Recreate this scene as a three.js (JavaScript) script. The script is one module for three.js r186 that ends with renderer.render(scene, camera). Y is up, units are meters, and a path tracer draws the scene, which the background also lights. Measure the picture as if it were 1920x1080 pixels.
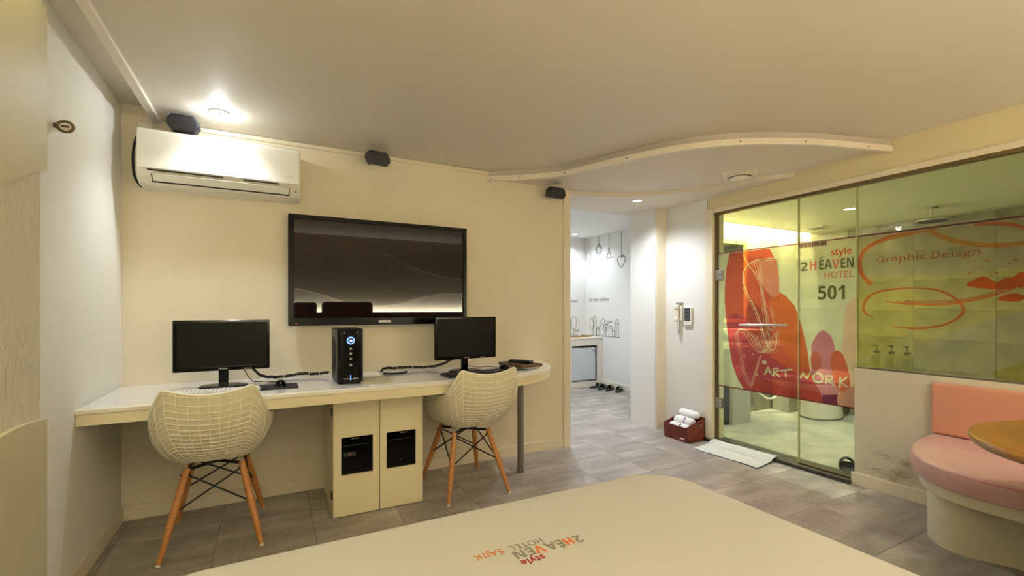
import * as THREE from 'three';
import { RoundedBoxGeometry } from 'three/addons/geometries/RoundedBoxGeometry.js';
import { mergeGeometries, toCreasedNormals } from 'three/addons/utils/BufferGeometryUtils.js';
import { TextGeometry } from 'three/addons/geometries/TextGeometry.js';
import { FontLoader } from 'three/addons/loaders/FontLoader.js';
import { RectAreaLightUniformsLib } from 'three/addons/lights/RectAreaLightUniformsLib.js';

// ------------------------------------------------------------------ camera, light, exposure
// X runs along the television wall, Y up, D = depth towards that wall (world z = -D). Eye at X 0, D 0.
const scene = new THREE.Scene();
scene.background = new THREE.Color(0x000000);
const renderer = new THREE.WebGLRenderer();
renderer.toneMapping = THREE.LinearToneMapping;
renderer.toneMappingExposure = 1.25;
renderer.shadowMap.enabled = true;
RectAreaLightUniformsLib.init();

const YAW = 0.4843;
const camera = new THREE.PerspectiveCamera(2 * Math.atan(540 / 863.1) * 180 / Math.PI, 1920 / 1080, 0.02, 60);
camera.position.set(0, 1.2, 0);
camera.lookAt(Math.sin(YAW), 1.2, -Math.cos(YAW));
camera.setViewOffset(1920, 1080, -0.8, -39, 1920, 1080);
scene.add(camera);

const WARM = new THREE.Color().setRGB(1, 0.985, 0.86);
const AMBER = new THREE.Color().setRGB(1, 0.945, 0.70);
const YELLOW = new THREE.Color().setRGB(1, 0.92, 0.40);
const SOFTWARM = new THREE.Color().setRGB(1, 0.96, 0.87);
const COOL = new THREE.Color().setRGB(0.90, 0.97, 1.04);

function spot([x, y, d], color, intensity, deg, penumbra, soft, to) {
  const l = new THREE.SpotLight(color, intensity, 0, deg * Math.PI / 180, penumbra, 2);
  l.position.set(x, y, -d);
  const t = to || [x, 0, d];
  l.target.position.set(t[0], t[1], -t[2]);
  l.castShadow = true; l.shadow.radius = soft; l.shadow.mapSize.set(1024, 1024); l.shadow.bias = -0.0005;
  scene.add(l, l.target); return l;
}
function area([x, y, d], [tx, ty, td], w, h, color, intensity) {
  const l = new THREE.RectAreaLight(color, intensity, w, h);
  l.position.set(x, y, -d);
  if (Math.abs(tx - x) < 1e-6 && Math.abs(td - d) < 1e-6) l.up.set(0, 0, 1);
  l.lookAt(tx, ty, -td);
  scene.add(l); return l;
}
// strip behind the headboard, washing the rear wall and the ceiling
area([1.4, 1.125, -0.685], [1.4, 1.185, -0.75], 4.1, 0.05, WARM, 330);
// strip in the ceiling slot over the left panel
area([-0.618, 2.283, 0.6], [-0.652, 2.10, 0.6], 2.6, 0.02, YELLOW, 65);
// strip in the bathroom ceiling slot
area([4.74, 2.30, 3.29], [4.74, 2.12, 3.45], 2.0, 0.04, AMBER, 520);

// ------------------------------------------------------------------ helpers
let seed = 7;
const rnd = () => { seed = (seed * 1664525 + 1013904223) >>> 0; return seed / 4294967296; };
const V = (x, y, d) => new THREE.Vector3(x, y, -d);
const taken = new Set();
function numbered(n) { if (!taken.has(n)) { taken.add(n); return n; } for (let i = 1; ; i++) { const m = n + '_' + String(i).padStart(3, '0'); if (!taken.has(m)) { taken.add(m); return m; } } }
function shade(m) { m.castShadow = true; m.receiveShadow = true; return m; }
function thing(name, label, category, [x, y, d] = [0, 0, 0], turn = 0, group) {
  const g = new THREE.Group(); g.name = numbered(name); g.position.set(x, y, -d); g.rotation.y = turn;
  g.userData = { label, category }; if (group) g.userData.group = group; scene.add(g); return g;
}
// a part in the thing's own axes
function part(t, name, geo, mat, label) { const m = shade(new THREE.Mesh(geo, mat)); m.name = name; if (label) m.userData.label = label; t.add(m); return m; }
// a part given in room coordinates
function rpart(t, name, geo, mat, label) { geo.translate(-t.position.x, -t.position.y, -t.position.z); return part(t, name, geo, mat, label); }
function struct(name, geo, mat, label, category) { const m = shade(new THREE.Mesh(geo, mat)); m.name = numbered(name); m.userData = { kind: 'structure', label, category }; scene.add(m); return m; }
function single(name, geo, mat, label, category, group) { const m = shade(new THREE.Mesh(geo, mat)); m.name = numbered(name); m.userData = { label, category }; if (group) m.userData.group = group; scene.add(m); return m; }

function meterUV(g, k = 1, ox = 0, oy = 0) {
  if (g.index) g = g.toNonIndexed();
  const p = g.attributes.position, n = g.attributes.normal, uv = new Float32Array(p.count * 2);
  for (let i = 0; i < p.count; i += 3) {
    let nx = 0, ny = 0, nz = 0;
    for (let j = 0; j < 3; j++) { nx += n.getX(i + j); ny += n.getY(i + j); nz += n.getZ(i + j); }
    nx = Math.abs(nx); ny = Math.abs(ny); nz = Math.abs(nz);
    for (let j = 0; j < 3; j++) {
      const x = p.getX(i + j), y = p.getY(i + j), z = p.getZ(i + j);
      let a, b; if (ny >= nx && ny >= nz) { a = x; b = z; } else if (nx >= nz) { a = z; b = y; } else { a = x; b = y; }
      uv[2 * (i + j)] = a * k + ox; uv[2 * (i + j) + 1] = b * k + oy;
    }
  }
  g.setAttribute('uv', new THREE.BufferAttribute(uv, 2)); return g;
}
// box in room coordinates
function bx(x0, x1, y0, y1, d0, d1, r = 0, seg = 2) {
  const w = x1 - x0, h = y1 - y0, l = d1 - d0;
  const g = r > 0 ? new RoundedBoxGeometry(w, h, l, seg, Math.min(r, w / 2.01, h / 2.01, l / 2.01)) : new THREE.BoxGeometry(w, h, l);
  g.translate((x0 + x1) / 2, (y0 + y1) / 2, -(d0 + d1) / 2);
  return meterUV(g);
}
const shapeOf = pts => new THREE.Shape(pts.map(p => new THREE.Vector2(p[0], p[1])));
function ext(shape, depth, bevel = 0, curve = 24) {
  const g = new THREE.ExtrudeGeometry(shape, { depth: depth - 2 * bevel, bevelEnabled: bevel > 0, bevelThickness: bevel, bevelSize: bevel, bevelOffset: -bevel, bevelSegments: 3, curveSegments: curve });
  if (bevel > 0) g.translate(0, 0, bevel); return g;
}
const plan = (shape, y0, y1, bevel = 0, curve = 24) => meterUV(ext(shape, y1 - y0, bevel, curve).rotateX(-Math.PI / 2).translate(0, y0, 0));          // shape (X, D)
const elevX = (shape, x0, x1, bevel = 0) => meterUV(ext(shape, x1 - x0, bevel).rotateY(Math.PI / 2).translate(x0, 0, 0));                              // shape (D, Y), thickness along X
const elevD = (shape, dNear, dFar, bevel = 0) => meterUV(ext(shape, dFar - dNear, bevel).translate(0, 0, -dFar));                                        // shape (X, Y), thickness along D
function rrect(x0, x1, y0, y1, r) {
  const s = new THREE.Shape();
  s.moveTo(x0 + r, y0); s.lineTo(x1 - r, y0); s.absarc(x1 - r, y0 + r, r, -Math.PI / 2, 0, false); s.lineTo(x1, y1 - r); s.absarc(x1 - r, y1 - r, r, 0, Math.PI / 2, false);
  s.lineTo(x0 + r, y1); s.absarc(x0 + r, y1 - r, r, Math.PI / 2, Math.PI, false); s.lineTo(x0, y0 + r); s.absarc(x0 + r, y0 + r, r, Math.PI, 1.5 * Math.PI, false); return s;
}
function tube(pts, r, seg = 40, rad = 6, closed = false) { return new THREE.TubeGeometry(new THREE.CatmullRomCurve3(pts, closed), seg, r, rad, closed); }
function bar(a, b, r0, r1 = r0, seg = 12) {
  const dir = b.clone().sub(a), g = new THREE.CylinderGeometry(r1, r0, dir.length(), seg, 1);
  g.translate(0, dir.length() / 2, 0); g.applyQuaternion(new THREE.Quaternion().setFromUnitVectors(new THREE.Vector3(0, 1, 0), dir.clone().normalize())); g.translate(a.x, a.y, a.z); return g;
}
const lathe = (pts, seg = 32) => new THREE.LatheGeometry(pts.map(p => new THREE.Vector2(p[0], p[1])), seg);
function merge(list) { return mergeGeometries(list.map(g => { g = g.index ? g.toNonIndexed() : g; for (const k of Object.keys(g.attributes)) if (!['position', 'normal', 'uv'].includes(k)) g.deleteAttribute(k); return g; })); }

// ------------------------------------------------------------------ textures
function tileNoise(size, cells, octaves, s0, sx = 1, sy = 1) {
  const out = new Float32Array(size * size); let amp = 1, tot = 0;
  for (let o = 0; o < octaves; o++) {
    const cx = Math.max(1, Math.round(cells * sx * 2 ** o)), cy = Math.max(1, Math.round(cells * sy * 2 ** o));
    const lat = new Float32Array(cx * cy); let s = (s0 + o * 977) >>> 0;
    for (let i = 0; i < lat.length; i++) { s = (s * 1664525 + 1013904223) >>> 0; lat[i] = s / 4294967296; }
    for (let y = 0; y < size; y++) for (let x = 0; x < size; x++) {
      const fx = x / size * cx, fy = y / size * cy, x0 = Math.floor(fx), y0 = Math.floor(fy); let tx = fx - x0, ty = fy - y0; tx = tx * tx * (3 - 2 * tx); ty = ty * ty * (3 - 2 * ty);
      const a = lat[(y0 % cy) * cx + x0 % cx], b = lat[(y0 % cy) * cx + (x0 + 1) % cx], c = lat[((y0 + 1) % cy) * cx + x0 % cx], d = lat[((y0 + 1) % cy) * cx + (x0 + 1) % cx];
      out[y * size + x] += amp * ((a + (b - a) * tx) * (1 - ty) + (c + (d - c) * tx) * ty);
    }
    tot += amp; amp *= 0.5;
  }
  for (let i = 0; i < out.length; i++) out[i] /= tot; return out;
}
function dataTex(size, fn, srgb, repeat = 1) {
  const d = new Uint8Array(size * size * 4);
  for (let y = 0; y < size; y++) for (let x = 0; x < size; x++) { const c = fn(x, y, y * size + x); for (let k = 0; k < 3; k++) d[4 * (y * size + x) + k] = Math.max(0, Math.min(255, c[k] ?? c)); d[4 * (y * size + x) + 3] = 255; }
  const t = new THREE.DataTexture(d, size, size); t.wrapS = t.wrapT = THREE.RepeatWrapping; t.magFilter = THREE.LinearFilter; t.minFilter = THREE.LinearFilter;
  if (srgb) t.colorSpace = THREE.SRGBColorSpace; t.repeat.set(repeat, repeat); t.needsUpdate = true; return t;
}
const g3 = v => [v, v, v];
const nA = tileNoise(256, 6, 5, 11), nFine = tileNoise(256, 40, 3, 23), nStreak = tileNoise(256, 10, 4, 31, 0.5, 6), nV = tileNoise(256, 12, 3, 51, 6, 0.6);
const plasterBump = dataTex(256, (x, y, i) => g3(128 + 90 * (nFine[i] - 0.5) + 60 * (nA[i] - 0.5)), false, 3);
const fabricBump = dataTex(256, (x, y, i) => g3(128 + 50 * Math.sin(x * Math.PI / 2) * Math.sin(y * Math.PI / 2) + 80 * (nFine[i] - 0.5)), false, 6);
const grainBump = dataTex(256, (x, y, i) => g3(128 + 150 * (nV[i] - 0.5)), false, 1.6);
const barkBump = (() => {
  const w = tileNoise(512, 5, 3, 77, 1, 2), s = tileNoise(512, 10, 2, 91, 3.4, 0.5);
  return dataTex(512, (x, y, i) => { const a = Math.sin(2 * Math.PI * (x / 512 * 18 + 2.2 * w[i] + 3.0 * s[i])); return g3(120 + 110 * Math.pow(Math.max(0, a), 5) + 20 * (w[i] - 0.5)); }, false, 1.25);
})();
const vinyl = (() => {
  const a = tileNoise(512, 3, 6, 5, 1, 1), b = tileNoise(512, 4, 5, 6, 0.6, 3), f = tileNoise(512, 60, 2, 8);
  return dataTex(512, (x, y, i) => { const v = 0.80 + 0.26 * (a[i] - 0.5) + 0.30 * (b[i] - 0.5) + 0.10 * (f[i] - 0.5); return [200 * v, 190 * v, 182 * v]; }, true, 1.0);
})();
const woodTex = (hex, n) => { const c = new THREE.Color(hex); const r = c.r ** (1 / 2.2) * 255, g = c.g ** (1 / 2.2) * 255, b = c.b ** (1 / 2.2) * 255; return dataTex(256, (x, y, i) => { const v = 0.86 + 0.36 * (nStreak[i] - 0.5) + 0.10 * (nFine[i] - 0.5); return [r * v, g * v, b * v]; }, true, n); };
function canvasTex(w, h, draw) {
  const c = document.createElement('canvas'); c.width = w; c.height = h; draw(c.getContext('2d'), w, h);
  const t = new THREE.CanvasTexture(c); t.colorSpace = THREE.SRGBColorSpace; return t;
}

// ------------------------------------------------------------------ materials
const std = (color, roughness, o = {}) => new THREE.MeshStandardMaterial({ color, roughness, ...o });
const phy = (color, roughness, o = {}) => new THREE.MeshPhysicalMaterial({ color, roughness, ...o });
const M = {
  cream: std(0xe8dec6, 0.82, { bumpMap: plasterBump, bumpScale: 0.0006 }),
  white: std(0xeeebe2, 0.62, { bumpMap: plasterBump, bumpScale: 0.0005 }),
  entry: std(0xe6e5e1, 0.6, { bumpMap: plasterBump, bumpScale: 0.0004 }),
  ceiling: std(0xd8d0c2, 0.55, { bumpMap: plasterBump, bumpScale: 0.0007 }),
  soffit: std(0xddd3c6, 0.6, { bumpMap: plasterBump, bumpScale: 0.0005 }),
  trim: std(0xe6dcc4, 0.5), trimWhite: std(0xe9e0d2, 0.45),
  bark: std(0xd6cfb8, 0.6, { bumpMap: barkBump, bumpScale: 0.006 }),
  panel: std(0xc6bfa2, 0.5, { bumpMap: grainBump, bumpScale: 0.0004 }),
  tile: std(0xffffff, 0.42, { map: vinyl }),
  joint: std(0x4f463e, 0.9),
  desk: std(0xe9ddba, 0.5, { bumpMap: grainBump, bumpScale: 0.0005 }),
  deskTop: std(0xefe9dc, 0.28), glassMat: phy(0xeeecec, 0.12, { clearcoat: 0.6, clearcoatRoughness: 0.05 }),
  black: std(0x0b0b0d, 0.35), blackGloss: phy(0x070709, 0.15, { specularIntensity: 0.45 }), rubber: std(0x111112, 0.7), navy: std(0x0d0f1c, 0.5),
  screen: phy(0x0c0c0b, 0.45, { specularIntensity: 0.25 }), tvScreen: phy(0x170d0e, 0.02, { ior: 1.45, specularIntensity: 0.55 }),
  silver: std(0xc9c9c9, 0.3, { metalness: 1 }), chrome: std(0xe2e0da, 0.12, { metalness: 1 }), steel: std(0x9a958c, 0.32, { metalness: 1 }),
  shell: std(0xddd3b4, 0.45), rib: std(0xf5efdb, 0.35), beech: std(0xffffff, 0.45, { map: woodTex(0xd9934f, 1.5) }),
  tableWood: phy(0xffffff, 0.3, { map: woodTex(0xb27a2a, 0.8), clearcoat: 0.4, clearcoatRoughness: 0.15 }), edgeWood: std(0xb98a3c, 0.4),
  ac: phy(0xece9dc, 0.22, { clearcoat: 0.6, clearcoatRoughness: 0.08 }), acBody: std(0xe9e4d4, 0.45), slot: std(0x2a2620, 0.8), grey: std(0x8d8a83, 0.6),
  keysLight: std(0xd4d3ce, 0.5), keysDark: std(0x2a2827, 0.45),
  bed: std(0xc8c4b8, 0.78, { bumpMap: fabricBump, bumpScale: 0.0004 }),
  pink: phy(0xe6a9a4, 0.42, {}), salmon: phy(0xd0927a, 0.42, {}),
  brownLeather: std(0x6d2a1e, 0.5, { bumpMap: plasterBump, bumpScale: 0.0006 }), book: std(0x4a3524, 0.5),
  towel: std(0xf3f1f0, 0.85, { bumpMap: fabricBump, bumpScale: 0.002 }), mat: std(0xd0cfcb, 0.9, { bumpMap: fabricBump, bumpScale: 0.002 }), violet: std(0x8e6fb0, 0.8),
  marble: std(0xffffff, 0.35, { map: dataTex(256, (x, y, i) => { const v = 24 + 90 * Math.pow(nFine[i], 3) + 40 * nA[i]; return [v * 1.05, v, v * 0.9]; }, true, 4) }),
  porcelain: phy(0xf1efe8, 0.15, { clearcoat: 0.5 }), hose: std(0xe9e6da, 0.4),
  bathTile: std(0xffffff, 0.25, { map: dataTex(256, (x, y, i) => { const v = 0.75 + 0.5 * (nA[i] - 0.5); return [176 * v, 168 * v, 148 * v]; }, true, 1.3) }), grout: std(0xa39d88, 0.9),
  bathFloor: std(0xffffff, 0.4, { map: dataTex(256, (x, y, i) => { const v = 0.9 + 0.3 * (nA[i] - 0.5) + .1 * (nFine[i] - .5); return [205 * v, 203 * v, 190 * v]; }, true, 1.2) }),
  bathWall: std(0xe6e0c4, 0.5), cabinetGrey: std(0xb9b7ac, 0.4), cabinetDark: std(0x23242c, 0.4),
  mirror: std(0xe8e8e8, 0.03, { metalness: 1 }), fridge: std(0xcfd4d8, 0.3), ink: std(0x4b4b4b, 0.8), olive: std(0x59604f, 0.7), oliveDark: std(0x2c2f2a, 0.8),
  ivory: std(0xebe6da, 0.4), glass: phy(0xf3f8e6, 0.0, { transmission: 1, thickness: 0, ior: 1.5 }), glassEdge: phy(0xb9bf86, 0.2, { clearcoat: 0.5 }), bronze: std(0x6b5a3c, 0.35, { metalness: 0.7 }),
  brown: std(0x46302a, 0.75), sheet: std(0xd9cfbf, 0.8), bottle: std(0xe9e6d6, 0.35), pump: std(0x15130f, 0.4),
  orange: std(0xd8641a, 0.7), crimson: std(0x9c1f22, 0.7), printGrey: std(0x857f6e, 0.7), hotelOrange: std(0xcf6a2a, 0.7),
  lampWhite: std(0xffffff, 0.4, { emissive: new THREE.Color(0.95, 0.98, 1.0), emissiveIntensity: 6 }),
  ledWarm: std(0xffffff, 0.4, { emissive: new THREE.Color(1, 0.8, 0.45), emissiveIntensity: 3 }),
  ledBlue: std(0x1030ff, 0.3, { emissive: new THREE.Color(0.12, 0.25, 1), emissiveIntensity: 3 }), ledWhite: std(0xd8e0ff, 0.3, { emissive: new THREE.Color(0.5, 0.6, 1), emissiveIntensity: 1.2 }),
  ledRed: std(0xff2010, 0.3, { emissive: new THREE.Color(1, 0.1, 0.05), emissiveIntensity: 0.8 }), ledGreen: std(0x20c040, 0.3, { emissive: new THREE.Color(0.1, 0.6, 0.2), emissiveIntensity: 0.6 }),
};
const loader = new FontLoader();
const bold = await loader.loadAsync('fonts/droid/droid_sans_bold.typeface.json');
const regular = await loader.loadAsync('fonts/droid/droid_sans_regular.typeface.json');
function text(str, size, font = bold, depth = 0.001, width) {
  const g = new TextGeometry(str, { font, size, depth, curveSegments: 3, bevelEnabled: false }); g.computeBoundingBox(); const b = g.boundingBox;
  g.translate(-b.min.x, 0, 0); if (width) g.scale(width / (b.max.x - b.min.x), 1, 1); return g;
}
const faceRoom = (g, x, y, d) => g.translate(x, y, -d);                                    // text on faces towards the camera side
const faceLeft = (g, x, y, d) => g.rotateY(-Math.PI / 2).translate(x, y, -d);             // text on faces that look towards -X

// ------------------------------------------------------------------ the shell of the room
const DW = 3.329, XL = -0.744, XR = 3.54, H = 2.29, DB = -0.75;
// floor: bedding slab with square vinyl tiles on it
{
  const floor = struct('floor', bx(-0.95, 4.75, -0.12, -0.002, -0.95, 6.3), M.joint, 'grey-brown vinyl tile floor with thin dark joints', 'floor');
  const S = 0.457, variants = [];
  for (let k = 0; k < 6; k++) { const g = new RoundedBoxGeometry(S - 0.0022, 0.006, S - 0.0022, 1, 0.0006); variants.push(meterUV(g, 1, 0.37 * k, 0.61 * k)); }
  for (let i = -3; i < 10; i++) for (let j = -2; j < 14; j++) {
    const x = 0.213 + (i + 0.5) * S, d = 1.16 + (j - 0 + 0.5) * S - 0.0 * S;
    if (x < -0.95 || x > 4.75 || d > 6.4) continue;
    if (x > 3.54 + S / 2 && d < 3.6) continue;
    const m = part(floor, 'floor_tile', variants[Math.floor(rnd() * 6)], M.tile); m.position.set(x, -0.003, -d); m.rotation.y = Math.floor(rnd() * 2) * Math.PI;
  }
  // rows in front of the first joint (towards the bed and behind it)
  for (let i = -2; i < 8; i++) for (let j = -5; j < -2; j++) { const m = part(floor, 'floor_tile', variants[(i + j + 12) % 6], M.tile); m.position.set(0.213 + (i + 0.5) * S, -0.003, -(1.16 + (j + 0.5) * S)); }
}
// walls
struct('wall_north', bx(-0.9, 2.30, 0, 2.42, DW, DW + 0.14), M.cream, 'cream wallpapered wall behind the television and the long desk', 'wall');
struct('wall_left', bx(XL - 0.15, XL, 0, 2.42, DB - 0.1, DW), M.white, 'white side wall left of the desk', 'wall');
struct('baseboard_north', bx(XL, 2.245, 0, 0.083, DW - 0.012, DW, 0.003), M.trim, 'cream skirting board under the television wall', 'skirting');
struct('baseboard_left', bx(XL, XL + 0.012, 0, 0.083, 2.15, DW - 0.012, 0.003), M.trim, 'cream skirting board along the left wall under the desk', 'skirting');
struct('trim_1', bx(2.245, 2.312, 0, 2.21, DW - 0.022, DW + 0.16, 0.004), M.trim, 'cream upright trim at the open end of the television wall', 'trim');
struct('trim_2', bx(-0.575, 1.56, H - 0.028, H - 0.002, DW - 0.016, DW, 0.003), M.trim, 'thin cream cornice strip along the top of the television wall', 'trim');

// ceiling: main slab, higher strip on the left, beam between them
struct('ceiling', plan(shapeOf([[-0.58, DB - 0.1], [3.7, DB - 0.1], [3.7, 3.5], [-0.58, 3.5]]), H, H + 0.13), M.ceiling, 'wide pale ceiling above the bed and desk', 'ceiling');
struct('ceiling', bx(XL - 0.1, -0.58, 2.362, 2.42, DB - 0.1, 3.45), M.soffit, 'narrow raised ceiling strip along the left wall', 'ceiling');
struct('trim_3', bx(-0.602, -0.560, 2.272, 2.365, DB, DW, 0.004), M.trimWhite, 'white edge beam between the ceiling and its raised left strip', 'trim');
// S-shaped drop and the lower ceilings behind it
const sCurve = new THREE.CatmullRomCurve3([[1.53, 3.329], [1.66, 3.24], [1.80, 3.13], [1.97, 2.95], [2.06, 2.73], [2.15, 2.49], [2.30, 2.17], [2.48, 1.95], [2.64, 1.83], [2.81, 1.74], [3.0, 1.655], [3.24, 1.585], [3.54, 1.50]].map(p => new THREE.Vector3(p[0], p[1], 0)));
const arcCurve = new THREE.CatmullRomCurve3([[2.28, 3.345], [2.55, 3.28], [2.84, 3.16], [3.03, 2.99], [3.19, 2.79], [3.34, 2.46], [3.43, 2.24], [3.54, 2.10]].map(p => new THREE.Vector3(p[0], p[1], 0)));
const sPts = sCurve.getPoints(60).map(p => [p.x, p.y]), aPts = arcCurve.getPoints(40).map(p => [p.x, p.y]);
struct('ceiling', plan(shapeOf([...sPts, [3.60, 1.50], [3.60, 3.5], [1.53, 3.5]]), 2.236, H + 0.01), M.soffit, 'lower ceiling panel bounded by the S-shaped edge', 'ceiling');
struct('ceiling', plan(shapeOf([...aPts, [3.60, 2.10], [3.60, 3.82], [2.28, 3.82]]), 2.203, 2.26), M.soffit, 'lowest curved ceiling over the entrance passage', 'ceiling');
function ribbon(pts, y0, y1, out, inn) { // a band that follows a plan curve, between two offsets across it
  const A = [], B = [];
  for (let i = 0; i < pts.length; i++) {
    const a = pts[Math.max(0, i - 1)], b = pts[Math.min(pts.length - 1, i + 1)], tx = b[0] - a[0], ty = b[1] - a[1], l = Math.hypot(tx, ty), nx = ty / l, ny = -tx / l; // towards the bed
    A.push([pts[i][0] + nx * out, pts[i][1] + ny * out]); B.push([pts[i][0] + nx * inn, pts[i][1] + ny * inn]);
  }
  return plan(shapeOf([...A, ...B.reverse()]), y0, y1);
}
{
  const t = thing('curved_cornice', 'S-shaped white cornice rail hanging below the ceiling', 'cornice', [1.53, 2.22, 3.32]);
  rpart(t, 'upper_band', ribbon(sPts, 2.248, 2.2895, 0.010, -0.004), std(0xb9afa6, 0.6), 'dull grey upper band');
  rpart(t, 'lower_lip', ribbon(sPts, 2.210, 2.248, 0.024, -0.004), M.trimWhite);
  for (const k of [1, 8, 16, 26, 38, 48, 57]) {
    const a = sPts[k], b = sPts[k + 1], l = Math.hypot(b[0] - a[0], b[1] - a[1]), n = new THREE.Vector3((b[1] - a[1]) / l, 0, (b[0] - a[0]) / l);
    const s = new THREE.SphereGeometry(0.0055, 8, 6); s.translate(a[0] + n.x * 0.025, 2.229, -a[1] + n.z * 0.025); rpart(t, 'screw', s, M.grey);
  }
}
// right wall: lintel, half wall, glazing, plain wall with the intercom
const stainTex = canvasTex(1024, 512, (c, w, h) => {
  c.fillStyle = '#d3ccb8'; c.fillRect(0, 0, w, h);
  let s = 5; const r = () => { s = (s * 1664525 + 1013904223) >>> 0; return s / 4294967296; };
  // scuffed, speckled dirt low on the wall beside the bench
  const clumps = []; for (let k = 0; k < 26; k++) clumps.push([70 + r() * 230, 345 + r() * 120, 18 + r() * 46]);
  for (let i = 0; i < 5200; i++) { const [cx, cy, cr] = clumps[Math.floor(r() * clumps.length)], a = r() * 6.28, q = r(), x = cx + Math.cos(a) * q * cr * 1.5, y = cy + Math.sin(a) * q * cr * 0.7; c.fillStyle = `rgba(${112 + r() * 34},${96 + r() * 26},${64 + r() * 22},${0.015 + 0.05 * r()})`; c.beginPath(); c.ellipse(x, y, 1 + r() * 7, 0.8 + r() * 2.4, -0.2 + r() * 0.4, 0, 7); c.fill(); }
  for (let i = 0; i < 260; i++) { c.fillStyle = `rgba(96,82,60,${0.12 * r()})`; c.fillRect(50 + r() * 360, 320 + r() * 150, 1 + r() * 2.5, 1 + r() * 2.5); }
});
{
  // half wall; its room side carries the stain (u runs from D 1.70 towards the bed over 1.6 m, v over 0.8 m)
  const w = struct('wall_right', bx(XR, XR + 0.16, 0, 0.795, DB - 0.1, 1.70, 0.003), std(0xd3ccb8, 0.7, { bumpMap: plasterBump, bumpScale: 0.0005 }), 'low cream wall under the fixed glass beside the bench', 'wall');
  const g = new THREE.PlaneGeometry(1.6, 0.79).rotateY(-Math.PI / 2).translate(XR - 0.0012, 0.398, -1.698 + 0.8);
  part(w, 'scuffed_paint', g, std(0xffffff, 0.75, { map: stainTex }), 'scuffed dirty paint low on the wall');
  struct('baseboard_right', bx(XR - 0.012, XR, 0, 0.085, 1.15, 1.715, 0.003), M.trim, 'cream skirting at the foot of the low wall', 'skirting');
  struct('wall_right', bx(XR, XR + 0.12, 2.085, 2.42, DB - 0.1, 2.90), std(0xdccfaa, 0.82, { bumpMap: plasterBump, bumpScale: 0.0006 }), 'cream lintel wall above the bathroom glass', 'wall');
  struct('wall_right', bx(XR, XR + 0.12, 0, 2.42, 2.895, 3.46), M.entry, 'white wall strip carrying the intercom beside the glass door', 'wall');
  struct('wall_right', bx(3.41, 3.68, 0, 2.42, 3.405, 3.77), M.entry, 'white square pillar at the entrance passage', 'wall');
  struct('trim_4', bx(XR - 0.018, XR + 0.13, 0, 2.10, 2.825, 2.905, 0.004), M.trim, 'cream door jamb left of the glass door', 'trim');
  struct('trim_5', bx(XR - 0.012, XR + 0.13, 2.062, 2.10, DB, 2.825, 0.003), M.trim, 'cream head trim above the bathroom glass', 'trim');
  struct('trim_6', bx(3.41, 3.545, 0, 2.21, 3.392, 3.408), M.trim, 'cream edge board on the side of the entrance pillar', 'trim');
  struct('baseboard_entry', bx(XR - 0.011, XR, 0, 0.08, 2.905, 3.39, 0.003), M.trimWhite, 'white skirting below the intercom wall', 'skirting');
}
// rear wall behind the bed, with layered wavy boards
{
  const w = struct('wall_back', bx(-0.9, 3.7, 0, 2.42, DB - 0.14, DB), std(0xeadfc4, 0.6), 'rear wall behind the bed with layered wavy boards', 'wall');
  const wave = (pts, off) => { const c = new THREE.CatmullRomCurve3(pts.map(p => new THREE.Vector3(p[0], p[1], 0))).getPoints(60).map(p => [p.x, p.y]); const s = shapeOf([...c, [3.54, H], [-0.74, H]]); return elevD(s, DB, DB + off, 0); };
  part(w, 'wave_board', wave([[-0.74, 1.62], [0.3, 1.50], [0.7, 1.40], [1.0, 1.30], [1.42, 1.25], [1.75, 1.27], [2.1, 1.37], [2.5, 1.44], [3.0, 1.44], [3.54, 1.36]], 0.014), std(0xddcdb0, 0.5));
  part(w, 'wave_board', wave([[-0.74, 1.86], [0.2, 1.98], [0.7, 2.12], [1.15, 2.16], [1.6, 2.05], [2.0, 1.86], [2.5, 1.74], [3.0, 1.70], [3.54, 1.74]], 0.026), std(0xd9c8aa, 0.5));
}
{
  const t = thing('headboard', 'long brown padded headboard across the rear wall', 'headboard', [1.4, 0, -0.58]);
  rpart(t, 'body', bx(-0.64, 3.5, 0, 1.15, -0.66, -0.56, 0.012), M.brown);
  const led = bx(-0.63, 3.45, 1.105, 1.145, -0.672, -0.664); rpart(t, 'light_strip', led, M.ledWarm, 'warm light strip');
}
for (const [x0, x1, lab] of [[0.28, 0.58, 'brown upright pillow against the headboard, near the left side of the bed'], [0.64, 1.34, 'brown wide upright pillow against the headboard, mid bed']]) {
  const g = new RoundedBoxGeometry(x1 - x0, 0.80, 0.14, 6, 0.065); const p = g.attributes.position;
  for (let i = 0; i < p.count; i++) { const a = p.getX(i) / (x1 - x0) * 2, b = p.getY(i) / 0.4; p.setZ(i, p.getZ(i) * (1.15 - 0.45 * Math.max(a * a, b * b))); p.setY(i, p.getY(i) - 0.03 * (1 - a * a) * (b > 0 ? b : 0)); }
  g.computeVertexNormals(); g.translate((x0 + x1) / 2, 0.91, 0.45); single('pillow', g, M.brown, lab, 'pillow');
}
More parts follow.
